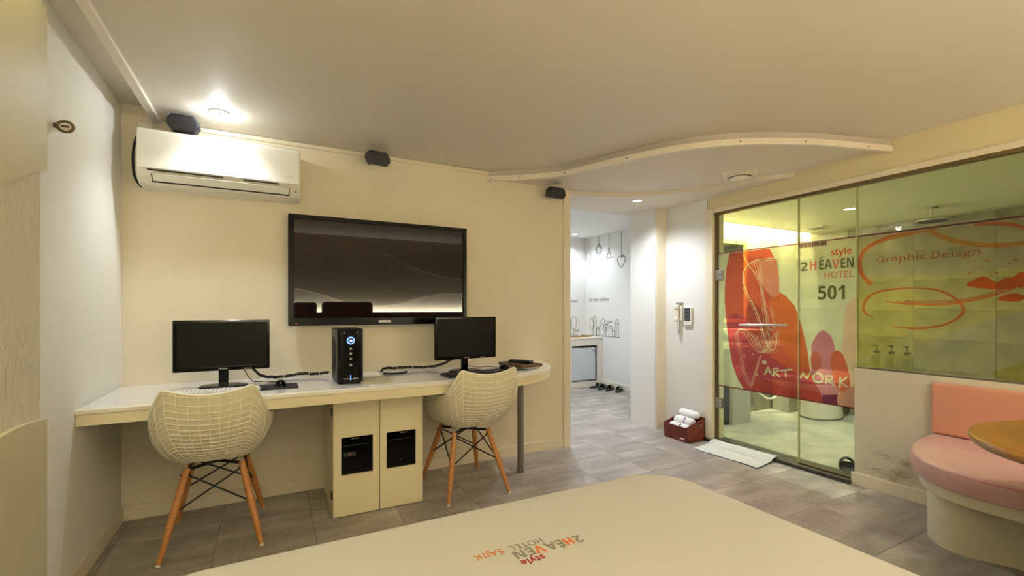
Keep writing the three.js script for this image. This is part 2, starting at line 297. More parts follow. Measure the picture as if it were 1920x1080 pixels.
// left foreground panel: textured band between two smooth curved boards, with the slot light above
{
  const t = thing('wall_panel', 'tall cream wall panel with a wavy textured band, nearest the left edge', 'panel', [-0.7, 0, 0.7]);
  rpart(t, 'textured_band', bx(XL, -0.664, 0, 2.19, DB, 2.045), M.bark, 'bark-like embossed wallpaper band');
  const up = new THREE.CatmullRomCurve3([[2.055, 1.655], [1.9, 1.60], [1.755, 1.53], [1.4, 1.40], [0.9, 1.36], [0.3, 1.52], [-0.75, 1.75]].map(p => new THREE.Vector3(p[0], p[1], 0))).getPoints(50).map(p => [p.x, p.y]);
  rpart(t, 'upper_board', elevX(shapeOf([[2.055, 2.19], ...up, [-0.75, 2.19]]), -0.668, -0.650), M.panel);
  const lo = new THREE.CatmullRomCurve3([[2.055, 0.838], [1.9, 0.852], [1.755, 0.850], [1.4, 0.82], [0.9, 0.72], [0.3, 0.62], [-0.75, 0.7]].map(p => new THREE.Vector3(p[0], p[1], 0))).getPoints(50).map(p => [p.x, p.y]);
  rpart(t, 'lower_board', elevX(shapeOf([[2.055, 0], ...lo, [-0.75, 0]]), -0.668, -0.650), M.panel);
  rpart(t, 'light_strip', bx(-0.612, -0.603, 2.28, 2.30, -0.7, 1.9), M.ledWarm, 'warm light strip in the slot above');
}

// ------------------------------------------------------------------ passage beyond the television wall
const XP = 4.6, DP = 6.15, HP = 2.35;
struct('wall_passage_right', bx(XP, XP + 0.14, 0, 2.5, 3.6, DP + 0.14), M.entry, 'white passage wall with line drawings', 'wall');
struct('wall_passage_back', bx(2.1, XP, 0, 2.5, DP, DP + 0.14), M.entry, 'white end wall of the passage above the cabinet', 'wall');
struct('wall_passage_left', bx(2.02, 2.16, 0, 2.5, 3.40, DP + 0.14), M.entry, 'white left side of the passage', 'wall');
struct('wall_passage_near', bx(3.60, XP, 0, 2.5, 3.60, 3.77), M.entry, 'white wall closing the passage behind the bathroom', 'wall');
struct('ceiling', bx(2.02, 4.74, HP, HP + 0.13, 3.76, DP + 0.14), M.entry, 'white ceiling of the far passage', 'ceiling');
struct('ceiling', bx(2.1, 4.7, 2.26, HP + 0.13, 3.70, 3.82), M.entry, 'step between the entrance ceiling and the far passage ceiling', 'ceiling');
struct('baseboard_passage', bx(XP - 0.012, XP, 0, 0.085, 3.78, 5.72, 0.003), M.trimWhite, 'white skirting board along the passage wall', 'skirting');

// ------------------------------------------------------------------ bathroom shell
const XB = 5.82, DBN = 3.45, HB = 2.12;
{
  struct('floor', bx(XR + 0.13, XB + 0.1, -0.12, 0.003, -0.3, DBN + 0.1), M.bathFloor, 'pale bathroom floor behind the glass', 'floor');
  struct('ceiling', bx(XR + 0.11, XB + 0.1, HB, HB + 0.05, -0.3, 3.262), std(0xd9d4b8, 0.5), 'bathroom ceiling behind the glass', 'ceiling');
  struct('ceiling', bx(XR + 0.11, XB + 0.1, 2.37, 2.42, 3.2, DBN + 0.1), M.bathWall, 'top of the bathroom ceiling light slot', 'ceiling');
  struct('wall_bath_near', bx(XR + 0.12, XB + 0.1, 0, 2.42, -0.4, -0.28), M.bathWall, 'near end wall of the bathroom', 'wall');
  { const t = thing('slot_light', 'glowing light strip in the bathroom ceiling slot', 'light', [4.74, 2.30, 3.275]); rpart(t, 'light_strip', bx(3.74, 5.74, 2.285, 2.32, 3.268, 3.278), M.ledWarm); }
  struct('trim_7', bx(XR + 0.11, XB, HB - 0.004, 2.40, 3.25, 3.265), M.bathWall, 'front board of the bathroom light slot', 'trim');
  const north = struct('wall_bath_north', bx(XR + 0.12, XB + 0.12, 0, 2.42, DBN, DBN + 0.12), M.grout, 'tiled bathroom wall with the mirror', 'wall');
  const far = struct('wall_bath_far', bx(XB, XB + 0.12, 0, 2.42, -0.4, DBN), M.grout, 'tiled far bathroom wall behind the shower', 'wall');
  const tg = bx(-0.297, 0.297, -0.147, 0.147, -0.004, 0.004, 0.001, 1), tf = tg.clone().rotateY(Math.PI / 2);
  for (let r = 0; r < 7; r++) {
    for (let c = 0; c < 4; c++) { const m = part(north, 'wall_tile', tg, M.bathTile); m.position.set(XR + 0.44 + c * 0.6, 0.15 + r * 0.30, -DBN + 0.003); if (m.position.x > XB - 0.25) north.remove(m); }
    for (let c = 0; c < 6; c++) { const m = part(far, 'wall_tile', tf, M.bathTile); m.position.set(XB - 0.003, 0.15 + r * 0.30, -(DBN - 0.30 - c * 0.6)); }
  }
}

// ------------------------------------------------------------------ bathroom glazing with printed film
const XG = 3.562; // plane of the glass
const poly = (c, pts, fill) => { c.fillStyle = fill; c.beginPath(); pts.forEach((p, i) => i ? c.lineTo(p[0], p[1]) : c.moveTo(p[0], p[1])); c.closePath(); c.fill(); };
function smooth(c, pts, closed) {
  const n = pts.length; c.beginPath();
  if (closed) { c.moveTo((pts[n - 1][0] + pts[0][0]) / 2, (pts[n - 1][1] + pts[0][1]) / 2); for (let i = 0; i < n; i++) { const q = pts[(i + 1) % n]; c.quadraticCurveTo(pts[i][0], pts[i][1], (pts[i][0] + q[0]) / 2, (pts[i][1] + q[1]) / 2); } c.closePath(); }
  else { c.moveTo(pts[0][0], pts[0][1]); for (let i = 1; i < n - 1; i++) c.quadraticCurveTo(pts[i][0], pts[i][1], (pts[i][0] + pts[i + 1][0]) / 2, (pts[i][1] + pts[i + 1][1]) / 2); c.lineTo(pts[n - 1][0], pts[n - 1][1]); }
}
const blob = (c, pts, fill) => { smooth(c, pts, true); c.fillStyle = fill; c.fill(); };
const line = (c, pts, col, w) => { smooth(c, pts, false); c.strokeStyle = col; c.lineWidth = w; c.lineCap = 'round'; c.lineJoin = 'round'; c.stroke(); };
function word(c, str, x0, y, width, font, col) { c.font = font; c.fillStyle = col; const m = c.measureText(str).width; c.save(); c.translate(x0, y); c.scale(width / m, 1); c.fillText(str, 0, 0); c.restore(); }
// one pixel is one millimetre; x runs from D 2.80 to D 1.69, y down from height 1.70
const doorPrint = canvasTex(1110, 1192, (c, w, h) => {
  c.fillStyle = '#e2e3c8'; c.fillRect(0, 0, w, h);
  blob(c, [[1016, 784], [1032, 501], [1075, 431], [1125, 390], [1130, 781], [1110, 1260], [960, 1260], [980, 1100], [1013, 1000]], '#eccbb2');
  const red = [[121, 9], [88, 146], [74, 294], [71, 442], [96, 678], [116, 821], [148, 986], [202, 1108], [265, 1193], [1000, 1193], [960, 1120], [860, 1060], [798, 960], [782, 829], [733, 615], [706, 539], [683, 475], [611, 396], [564, 369], [564, 263], [544, 128], [481, 9]];
  poly(c, red, '#d4634c');
  c.save(); c.beginPath(); red.forEach((p, i) => i ? c.lineTo(p[0], p[1]) : c.moveTo(p[0], p[1])); c.clip();
  blob(c, [[60, 600], [200, 520], [330, 640], [430, 860], [700, 1000], [1020, 1130], [1020, 1220], [180, 1220], [60, 900]], '#b64a54');
  blob(c, [[90, 640], [250, 760], [300, 980], [220, 1120], [90, 900]], '#cb5560');
  blob(c, [[380, 1080], [700, 1040], [1010, 1120], [1010, 1220], [300, 1220]], '#b5433f');
  blob(c, [[290, 403], [420, 500], [523, 689], [453, 850], [258, 720]], '#ad4f47');
  blob(c, [[467, 474], [509, 400], [564, 360], [640, 380], [720, 490], [760, 620], [800, 803], [815, 980], [705, 920], [600, 830], [520, 640]], '#dc7442');
  blob(c, [[385, 141], [439, 95], [520, 90], [564, 190], [578, 300], [570, 390], [509, 417], [439, 337], [388, 239]], '#e59684');
  c.restore();
  blob(c, [[815, 860], [803, 772], [845, 690], [886, 650], [931, 680], [965, 740], [985, 900], [1000, 1040], [985, 1200], [890, 1200], [870, 1092], [803, 1026]], '#d3899a');
  blob(c, [[935, 848], [970, 795], [1013, 800], [1055, 910], [1072, 1061], [1023, 1115], [985, 1075], [946, 953]], '#da7058');
  blob(c, [[802, 838], [840, 805], [885, 864], [868, 952], [808, 960]], '#cd7060');
  poly(c, [[884, 1131], [984, 1110], [990, 1192], [884, 1192]], '#7c2f55');
  poly(c, [[985, 1120], [1110, 1010], [1110, 1192], [985, 1192]], '#e0a593');
  // cream scribbles
  const S = '#f0e2bd';
  const s1 = [[243, 15], [266, 103], [380, 224], [453, 501], [467, 664], [523, 675], [509, 555], [488, 488]];
  const s2 = [[708, 130], [578, 98], [410, 89], [290, 119], [243, 215], [274, 359], [350, 473], [410, 625], [467, 827], [537, 835], [551, 687]];
  const s3 = [[410, 281], [335, 109], [380, 86], [410, 171], [424, 419], [467, 691], [495, 798], [439, 856], [380, 778], [305, 698], [211, 674], [179, 704], [243, 959], [245, 1001], [286, 1096], [333, 1164], [340, 1089], [379, 986], [405, 886]];
  const sh = (a, x, y) => a.map(p => [p[0] + x, p[1] + y]);
  line(c, s1, S, 4); line(c, sh(s1, 14, 8), S, 2.5); line(c, s2, S, 6); line(c, sh(s2, -10, 14), S, 2.5); line(c, sh(s2, 16, 20), S, 2); line(c, s3, S, 4); line(c, sh(s3, 12, -10), S, 2); line(c, sh(s3, -14, 16), S, 2);
  for (let k = 0; k < 5; k++) line(c, [[250 + k * 40, 700 + k * 8], [300 + k * 34, 760 + k * 12], [360 + k * 26, 850 + k * 6], [430 + k * 20, 870 - k * 14], [470 + k * 18, 760 - k * 20]], S, 3);
  line(c, [[700, 160], [820, 230], [960, 300], [1110, 390]], '#c9c19a', 2); line(c, [[640, 110], [800, 150], [980, 280], [1110, 360]], '#d6cfa8', 2);
  for (const [x, y, r] of [[230, 560, 5], [300, 620, 6], [180, 480, 4], [260, 900, 6], [300, 860, 5], [340, 880, 5], [280, 820, 4], [200, 780, 4]]) { c.fillStyle = S; c.beginPath(); c.arc(x, y, r, 0, 7); c.fill(); }
  // ART WORK in thick brush letters
  const L = '#dcd8b4';
  c.fillStyle = '#d8c6b0'; c.beginPath(); c.ellipse(441, 937, 22, 17, 0, 0, 7); c.fill(); c.beginPath(); c.arc(377, 1045, 9, 0, 7); c.fill();
  const stroke = (pts, wd) => { c.beginPath(); pts.forEach((p, i) => i ? c.lineTo(p[0], p[1]) : c.moveTo(p[0], p[1])); c.strokeStyle = L; c.lineWidth = wd; c.lineCap = 'round'; c.lineJoin = 'round'; c.stroke(); };
  stroke([[444, 1033], [472, 972], [502, 1033]], 13); stroke([[456, 1013], [500, 1006]], 10);
  stroke([[520, 1038], [518, 982], [550, 972], [560, 990], [526, 1008], [568, 1036]], 12);
  stroke([[578, 989], [662, 970]], 13); stroke([[614, 982], [617, 1032]], 11);
  stroke([[729, 1026], [747, 983], [773, 1026], [798, 980]], 13);
  c.beginPath(); c.ellipse(855, 1008, 32, 34, 0, 0, 7); c.lineWidth = 13; c.strokeStyle = L; c.stroke();
  stroke([[912, 1045], [914, 986], [952, 982], [948, 1008], [918, 1016], [962, 1046]], 12);
  stroke([[1000, 1055], [1004, 986]], 13); stroke([[1044, 979], [1006, 1018], [1050, 1046]], 11);
  for (let k = 0; k < 5; k++) { let x = 444 + k * 30; while (x < 1000) { const l = 6 + ((x * 7 + k * 13) % 19); c.fillStyle = 'rgba(235,215,180,0.6)'; c.fillRect(x, 1066 + k * 9 + x * 0.004, l, 2.5); x += l + 4; } }
  // hotel sign on the fixed pane
  word(c, 'style', 940, 118, 138, 'bold 62px sans-serif', '#e0653a');
  word(c, '2', 727, 216, 58, 'bold 92px sans-serif', '#6d7048');
  word(c, 'H', 792, 214, 58, 'bold 96px sans-serif', '#e98a86'); word(c, 'EA', 856, 214, 94, 'bold 96px sans-serif', '#6d7048'); word(c, 'V', 950, 214, 50, 'bold 96px sans-serif', '#e98a86'); word(c, 'EN', 1001, 214, 94, 'bold 96px sans-serif', '#6d7048');
  c.strokeStyle = '#6d7048'; c.lineWidth = 6; c.beginPath(); c.moveTo(872, 137); c.lineTo(886, 120); c.stroke();
  word(c, 'HOTEL', 894, 280, 196, '62px sans-serif', '#e0754c');
  word(c, '501', 850, 433, 202, 'bold 138px sans-serif', '#6f7042');
  // border lines and the small mauve sticker with reversed syllables
  c.fillStyle = '#9d6f78'; c.fillRect(0, 0, w, 11); c.fillStyle = '#f0e4d8'; c.fillRect(0, 11, w, 4); c.fillStyle = '#7c3d3a'; c.fillRect(0, h - 10, w, 10);
  c.fillStyle = '#a98f92'; c.fillRect(711, 4, 204, 38); c.strokeStyle = '#4f3b3c'; c.lineWidth = 4;
  for (const [x, kind] of [[728, 0], [756, 1], [792, 0], [816, 2], [842, 0], [876, 1], [898, 2]]) { if (kind === 1) { c.beginPath(); c.arc(x, 22, 8, 0, 7); c.stroke(); } else if (kind === 0) c.strokeRect(x - 7, 14, 14, 13); else { c.beginPath(); c.moveTo(x - 7, 32); c.lineTo(x, 13); c.lineTo(x + 8, 32); c.stroke(); } c.beginPath(); c.moveTo(x + 11, 12); c.lineTo(x + 11, 33); c.stroke(); }
});
// the long fixed pane: x runs from D 1.69 towards the bed (0.85 px per mm), y down from 1.70
const K = 0.85;
const panePrint = canvasTex(2040, 770, (c, w, h) => {
  c.scale(K, K); const W = w / K, Hh = h / K;
  c.fillStyle = '#d3cfb2'; c.fillRect(0, 0, W, Hh);
  blob(c, [[-60, 300], [206, 290], [457, 300], [700, 285], [1200, 240], [1800, 300], [1500, 420], [900, 480], [600, 586], [438, 671], [342, 738], [239, 864], [-60, 960]], '#d9d39a');
  blob(c, [[-80, 420], [160, 360], [420, 420], [300, 640], [100, 820], [-80, 860]], '#ded68a');
  blob(c, [[640, 880], [700, 835], [900, 730], [1300, 640], [2000, 660], [2300, 1000], [900, 960]], '#c9c07a');
  const O = '#e4793c', O2 = '#dfa45a';
  const ell = (x, y, rx, ry, rot, a0, a1, col, lw) => { c.beginPath(); c.ellipse(x, y, rx, ry, rot, a0, a1); c.strokeStyle = col; c.lineWidth = lw; c.lineCap = 'round'; c.stroke(); };
  for (let k = 0; k < 4; k++) { line(c, [[75 + 8 * k, 346 - 8 * k], [30 + 7 * k, 300], [4 + 6 * k, 220], [10 + 6 * k, 137 + 4 * k], [52 + 5 * k, 76 + 5 * k], [160, 32 + 7 * k], [300 + k * 6, 6 + 9 * k], [440, 6 + 4 * k]], O, 7 - k); }
  for (let k = 0; k < 4; k++) line(c, [[590, 12 + 5 * k], [713, 20 + 6 * k], [800, 70 + 5 * k], [880, 160 + 4 * k], [880, 260], [789 - k * 6, 373 - k * 6], [639, 447 - 7 * k], [457, 483 - 8 * k], [294 - k * 20, 477 - 9 * k], [160 + k * 60, 454]], k > 1 ? '#c9664a' : O, 6 - k);
  for (let k = 0; k < 3; k++) line(c, [[394, 23 + k * 12], [472, 80 + k * 10], [569, 118 + k * 10], [673, 142 + k * 8], [789, 148 + k * 7], [1000, 100]], O2, 8);
  for (let k = 0; k < 3; k++) { line(c, [[90, 561], [51 - k * 5, 545], [36 - k * 6, 490], [60 - k * 4, 430 - k * 4], [120, 390 - k * 5], [240, 374 - k * 3], [330, 373], [430, 390 - k * 4], [505, 440 - k * 5], [544 + k * 6, 498], [535 + k * 6, 535], [500, 575 + k * 4], [423, 611 + k * 4], [308, 626 + k * 5], [194 + k * 20, 619]], O, 5 - k); }
  for (const [x, y, r] of [[1200, 300, 200], [1560, 480, 230], [1950, 260, 190]]) for (let k = 0; k < 3; k++) ell(x, y, r * 1.35 + k * 8, r * 0.7 + k * 6, -0.1, 0.3 + k * 0.1, 6.1, O, 5 - k);
  blob(c, [[545, 365], [590, 335], [625, 315], [653, 330], [680, 365], [713, 330], [745, 335], [764, 305], [840, 300], [880, 340], [820, 380], [739, 392], [673, 398], [625, 385], [583, 382]], '#df6a34');
  blob(c, [[672, 454], [713, 425], [751, 417], [795, 436], [776, 462], [739, 466]], '#df6a34');
  for (let k = 0; k < 26; k++) { const x = 560 + (k * 61) % 330, y = 230 + (k * 37) % 170; c.fillStyle = '#d9703c'; c.beginPath(); c.ellipse(x, y, 3 + (k % 5) * 2.4, 2 + (k % 3), 0.4, 0, 7); c.fill(); }
  word(c, 'Graphic Deisgn', 108, 196, 514, '52px sans-serif', '#cf6f3e'); c.lineWidth = 2;
  c.fillStyle = '#8f5a62'; c.fillRect(0, 0, W, 12); c.fillStyle = '#efe4d2'; c.fillRect(0, 12, W, 4);
});
const filmMat = (t, rough) => phy(0xffffff, rough, { map: t, transmission: 0.92, thickness: 0, ior: 1.3, side: THREE.DoubleSide });
const filmDoor = filmMat(doorPrint, 0.66), filmPane = filmMat(panePrint, 0.37);
function film(d0, d1, y0, y1, u0, u1) { // sheet on the room side of the glass, left edge at d0
  const g = new THREE.PlaneGeometry(d0 - d1, y1 - y0).rotateY(-Math.PI / 2).translate(XG - 0.0055, (y0 + y1) / 2, -(d0 + d1) / 2), uv = g.attributes.uv;
  for (let i = 0; i < uv.count; i++) uv.setX(i, u0 + (u1 - u0) * uv.getX(i)); return g;
}
const sheetD = 2.80 - 1.69;
{
  const door = struct('door_1', bx(XG - 0.004, XG + 0.004, 0.035, 2.058, 2.092, 2.79), M.glass, 'frameless glass door with a red and orange printed film', 'door');
  part(door, 'printed_film', film(2.79, 2.092, 0.51, 1.70, 0.01 / sheetD, (2.80 - 2.092) / sheetD), filmDoor, 'translucent film with red shapes, scribbles and the word ART');
  part(door, 'glass_edge', bx(XG - 0.0045, XG + 0.0045, 0.035, 2.058, 2.086, 2.092), M.glassEdge);
  const hd = part(door, 'handle', (() => { const a = V(XG - 0.055, 1.065, 2.545), b = V(XG - 0.055, 1.075, 2.135); return bar(a, b, 0.011, 0.011, 16); })(), M.chrome, 'long chrome bar handle');
  part(door, 'handle_post', bar(V(XG - 0.055, 1.066, 2.50), V(XG, 1.066, 2.50), 0.008), M.chrome); part(door, 'handle_post', bar(V(XG - 0.055, 1.074, 2.18), V(XG, 1.074, 2.18), 0.008), M.chrome);
  for (const y of [1.50, 0.36]) { const h = part(door, 'hinge', bx(XG - 0.016, XG + 0.016, y - 0.045, y + 0.045, 2.745, 2.83, 0.004), M.steel); part(h, 'hinge_screw', bar(V(XG - 0.018, y + 0.02, 2.765), V(XG - 0.015, y + 0.02, 2.765), 0.006), M.chrome); part(h, 'hinge_screw', bar(V(XG - 0.018, y - 0.02, 2.765), V(XG - 0.015, y - 0.02, 2.765), 0.006), M.chrome); }
  const w1 = struct('window_1', bx(XG - 0.004, XG + 0.004, 0.035, 2.065, 1.70, 2.080), M.glass, 'narrow fixed glass pane with the hotel name and 501', 'window');
  part(w1, 'printed_film', film(2.080, 1.70, 0.51, 1.70, (2.80 - 2.080) / sheetD, (2.80 - 1.70) / sheetD), filmDoor, 'translucent film reading style 2 HEAVEN HOTEL 501');
  part(w1, 'glass_edge', bx(XG - 0.0045, XG + 0.0045, 0.035, 2.065, 2.0795, 2.084), M.glassEdge); part(w1, 'glass_edge', bx(XG - 0.0045, XG + 0.0045, 0.035, 2.065, 1.694, 1.70), M.glassEdge);
  const w2 = struct('window_2', bx(XG - 0.004, XG + 0.004, 0.80, 2.065, DB, 1.688), M.glass, 'long fixed glass pane printed with orange rings and Graphic Deisgn', 'window');
  part(w2, 'printed_film', film(1.688, DB, 0.80, 1.70, 0, (1.688 - DB) / (2040 / K / 1000)), filmPane, 'translucent film with yellow fields and orange rings');
  part(w2, 'glass_edge', bx(XG - 0.0045, XG + 0.0045, 0.80, 2.065, 1.684, 1.689), M.glassEdge);
  struct('trim_8', bx(XG - 0.012, XG + 0.012, 0.795, 0.806, DB, 1.69), M.steel, 'grey channel holding the long glass pane on the low wall', 'trim');
  struct('trim_9', merge([bx(XG - 0.026, XG + 0.016, 2.040, 2.066, DB, 2.825), bx(XG - 0.012, XG + 0.012, 0.03, 2.06, 2.80, 2.825)]), M.bronze, 'bronze metal frame at the head and hinge side of the glazing', 'trim');
  struct('trim_10', bx(XR - 0.04, XR + 0.15, 0, 0.026, 1.712, 2.90, 0.003), M.marble, 'dark speckled stone threshold under the glass door', 'threshold');
  struct('trim_11', bx(XG - 0.014, XG + 0.014, 0.026, 0.036, 1.712, 2.08), M.bronze, 'bronze floor channel under the narrow glass pane', 'trim');
}

// ------------------------------------------------------------------ lamps
function downlight(x, y, d, r, label, recessed, bulb) {
  const t = thing('downlight', label, 'downlight', [x, y, d]);
  const h = recessed ? 0.016 : 0.004;
  part(t, 'rim', lathe([[r, 0], [r * 1.3, 0], [r * 1.3, -0.004], [r * 1.08, -h], [r, -h], [r, 0]], 32), M.ivory);
  part(t, 'lens', bulb ? lathe([[0, -0.036], [r * 0.5, -0.033], [r * 0.85, -0.022], [r, -0.004], [r, 0], [0, 0]], 24) : lathe([[0, -0.0025], [r, -0.0025], [r, 0], [0, 0]], 24), M.lampWhite, 'glowing white lens');
  return t;
}
downlight(-0.25, H, 3.02, 0.038, 'round ceiling downlight just in front of the air conditioner', false, true);
spot([-0.25, H - 0.05, 3.02], COOL, 2.2, 62, 1, 2);
{ const l = new THREE.PointLight(COOL, 0.24, 0, 2); l.position.set(-0.25, H - 0.022, -3.02); l.castShadow = true; l.shadow.radius = 1.2; scene.add(l); }
downlight(3.015, 2.203, 3.24, 0.04, 'round downlight in the curved ceiling before the entrance pillar');
spot([3.015, 2.19, 3.24], COOL, 5.2, 72, 0.8, 2);
downlight(4.15, HP, 5.82, 0.04, 'downlight in the far passage ceiling above the cabinet');
spot([4.15, HP - 0.012, 5.82], COOL, 3, 75, 0.5, 2);
downlight(3.05, HP, 4.75, 0.04, 'downlight in the passage ceiling hidden behind the television wall');
spot([3.05, HP - 0.012, 4.75], COOL, 7.5, 75, 0.5, 2);
downlight(4.72, HB, 2.30, 0.045, 'round downlight in the bathroom ceiling');
spot([4.72, HB - 0.012, 2.30], COOL, 9, 75, 0.5, 2);
downlight(2.35, H, 0.05, 0.04, 'downlight above the round table', true);
spot([2.35, H - 0.02, 0.05], SOFTWARM, 1.8, 72, 0.4, 2);
downlight(0.05, H, 0.15, 0.04, 'added unseen downlight above the left side of the bed', true);
spot([0.05, H - 0.02, 0.15], SOFTWARM, 0.9, 72, 0.4, 3);  // lamp added out of view to brighten the bed

// ------------------------------------------------------------------ desk and what stands under it
{
  const outline = (grow) => { // plan: straight front, elliptical right end
    const s = [[XL + 0.001, DW - 0.001], [XL + 0.001, 2.632 - grow]]; const rx = 0.80 + grow, rd = 0.697 + grow;
    for (let a = 90; a >= 0; a -= 5) s.push([1.20 + rx * Math.cos(a * Math.PI / 180), DW - 0.001 - rd * Math.sin(a * Math.PI / 180)]); return shapeOf(s);
  };
  const t = thing('desk', 'long cream built-in desk with a rounded right end', 'desk', [0.6, 0, 3.0]);
  rpart(t, 'desk_top', plan(outline(0.004), 0.742, 0.760, 0.002), M.deskTop);
  rpart(t, 'apron', plan(outline(-0.002), 0.690, 0.741), M.desk);
  rpart(t, 'desktop_sheet', bx(-0.735, 0.50, 0.760, 0.7625, 2.665, 3.325), M.glassMat, 'glossy pale protective sheet');
  const s2 = [[0.655, 3.325], [0.655, 2.68]]; for (let a = 90; a >= 0; a -= 6) s2.push([1.20 + 0.72 * Math.cos(a * Math.PI / 180), 3.325 - 0.645 * Math.sin(a * Math.PI / 180)]);
  rpart(t, 'desktop_sheet', plan(shapeOf(s2), 0.760, 0.7625), M.glassMat, 'glossy pale protective sheet');
  const leg = rpart(t, 'leg', lathe([[0, 0], [0.028, 0], [0.028, 0.012], [0.024, 0.016], [0.024, 0.68], [0.032, 0.684], [0.032, 0.69], [0, 0.69]], 24).translate(1.63, 0, -2.97), M.steel, 'brushed steel tube leg');
}
const cab = thing('computer_cabinet', 'cream two-door computer cabinet under the desk', 'cabinet', [0.577, 0, 3.05]);
{
  const x0 = 0.318, x1 = 0.838, df = 2.80;
  rpart(cab, 'side_panel', (() => { const s = shapeOf([[df + 0.02, 0], [3.31, 0], [3.31, 0.689], [df + 0.02, 0.689]]); const hole = new THREE.Path(); hole.moveTo(2.98, 0.22); hole.lineTo(3.10, 0.22); hole.lineTo(3.10, 0.50); hole.lineTo(2.98, 0.50); hole.closePath(); s.holes.push(hole); return elevX(s, x0, x0 + 0.018); })(), M.desk);
  rpart(cab, 'side_panel', bx(x1 - 0.018, x1, 0, 0.689, df + 0.02, 3.31), M.desk);
  rpart(cab, 'divider', bx(0.569, 0.585, 0.02, 0.689, df + 0.02, 3.31), M.desk);
  rpart(cab, 'bottom', bx(x0 + 0.018, x1 - 0.018, 0.0, 0.03, df + 0.03, 3.31), M.desk);
  rpart(cab, 'back_panel', bx(x0 + 0.018, x1 - 0.018, 0.03, 0.689, 3.29, 3.30), M.desk);
  for (const [a, b, wx0, wx1] of [[x0, 0.5735, 0.361, 0.540], [0.5805, x1, 0.618, 0.798]]) {
    const s = shapeOf([[a, 0.004], [b, 0.004], [b, 0.688], [a, 0.688]]); const r = rrect(wx0, wx1, 0.236, 0.456, 0.006); s.holes.push(new THREE.Path(r.getPoints(4).reverse()));
    rpart(cab, 'door', elevD(s, df, df + 0.018), M.desk);
  }
  for (const y of [0.60, 0.12]) rpart(cab, 'hinge', bx(x0 - 0.006, x0, y - 0.022, y + 0.022, df + 0.02, df + 0.06, 0.002), M.slot, 'dark hinge');
}
for (const [x0, x1, lab, n] of [[0.352, 0.549, 'black computer tower with a green and red sticker behind the left cabinet window', 0], [0.609, 0.807, 'plain black computer tower behind the right cabinet window', 1]]) {
  const t = thing('computer_tower', lab, 'computer', [(x0 + x1) / 2, 0.031, 3.0]);
  rpart(t, 'case', bx(x0, x1, 0.031, 0.50, 2.835, 3.22, 0.004), M.black);
  rpart(t, 'front_panel', bx(x0 + 0.002, x1 - 0.002, 0.04, 0.495, 2.824, 2.836, 0.004), M.blackGloss);
  rpart(t, 'brand_mark', faceRoom(text('SAMSUNG', 0.007, bold, 0.0006, 0.042), (x0 + x1) / 2 - 0.03 + n * 0.03, 0.436, 2.8238), M.silver);
  rpart(t, 'power_button', bar(V((x0 + x1) / 2, 0.275, 2.825), V((x0 + x1) / 2, 0.275, 2.8215), 0.006), M.keysDark);
  if (!n) { const st = rpart(t, 'sticker', bx(0.376, 0.446, 0.338, 0.362, 2.8228, 2.8242), M.keysDark); part(st, 'sticker_mark', bx(0.404, 0.412, 0.343, 0.357, 2.8222, 2.8230).translate(-t.position.x, -t.position.y, -t.position.z), std(0x4f8a63, 0.6)); part(st, 'sticker_mark', bx(0.416, 0.423, 0.343, 0.357, 2.8222, 2.8230).translate(-t.position.x, -t.position.y, -t.position.z), std(0x9a3c34, 0.6)); }
  rpart(t, 'drive_bay', bx(x0 + 0.02, x1 - 0.02, 0.40, 0.403, 2.8222, 2.8242), M.keysDark);
}

// ------------------------------------------------------------------ ribbed bucket chairs on wooden dowel legs
const lin = (tab, v) => { for (let i = 1; i < tab.length; i++) if (v <= tab[i][0]) { const f = (v - tab[i - 1][0]) / (tab[i][0] - tab[i - 1][0]); return tab[i - 1][1] + (tab[i][1] - tab[i - 1][1]) * f; } return tab[tab.length - 1][1]; };
const rimY = [[0, 0.802], [6, 0.804], [12, 0.810], [18, 0.820], [24.5, 0.836], [26, 0.828], [30, 0.780], [34, 0.735], [38, 0.696], [42, 0.676], [48, 0.664], [60, 0.655], [80, 0.646], [100, 0.634], [112, 0.610], [122, 0.560], [132, 0.505], [142, 0.472], [160, 0.450], [180, 0.446]];
const rimR = [[0, 0.392], [6, 0.394], [12, 0.400], [18, 0.410], [25, 0.424], [30, 0.416], [34, 0.404], [38, 0.386], [42, 0.364], [48, 0.334], [54, 0.310], [60, 0.292], [70, 0.274], [84, 0.263], [100, 0.262], [112, 0.272], [122, 0.286], [132, 0.295], [142, 0.288], [160, 0.256], [180, 0.245]];
function bucket(deg, t, off = 0) { // deg 0 = back (towards +z), t 0 = seat centre, 1 = rim
  const a = Math.abs(((deg + 540) % 360) - 180), R = lin(rimR, a), yr = lin(rimY, a), s = t * Math.PI / 2;
  const e = 0.86, r = R * Math.pow(Math.sin(s), e), y = 0.405 + (yr - 0.405) * (1 - Math.pow(Math.cos(s), 0.95)) + 0.012 * (1 - t) * (1 - t);
  const th = deg * Math.PI / 180; return new THREE.Vector3((r + off * Math.sin(s)) * Math.sin(th), y - off * Math.cos(s), (r + off * Math.sin(s)) * Math.cos(th));
}
function surface(off, nU, nT, flip) {
  const pos = [], idx = [];
  for (let j = 0; j <= nT; j++) for (let i = 0; i <= nU; i++) { const p = bucket(i / nU * 360, Math.max(0.0005, j / nT), off); pos.push(p.x, p.y, p.z); }
  for (let j = 0; j < nT; j++) for (let i = 0; i < nU; i++) { const a = j * (nU + 1) + i, b = a + 1, c = a + nU + 1, d = c + 1; flip ? idx.push(a, b, c, b, d, c) : idx.push(a, c, b, b, c, d); }
  const g = new THREE.BufferGeometry(); g.setAttribute('position', new THREE.Float32BufferAttribute(pos, 3)); g.setIndex(idx); g.computeVertexNormals(); g.setAttribute('uv', new THREE.Float32BufferAttribute(new Float32Array(pos.length / 3 * 2), 2)); return g;
}
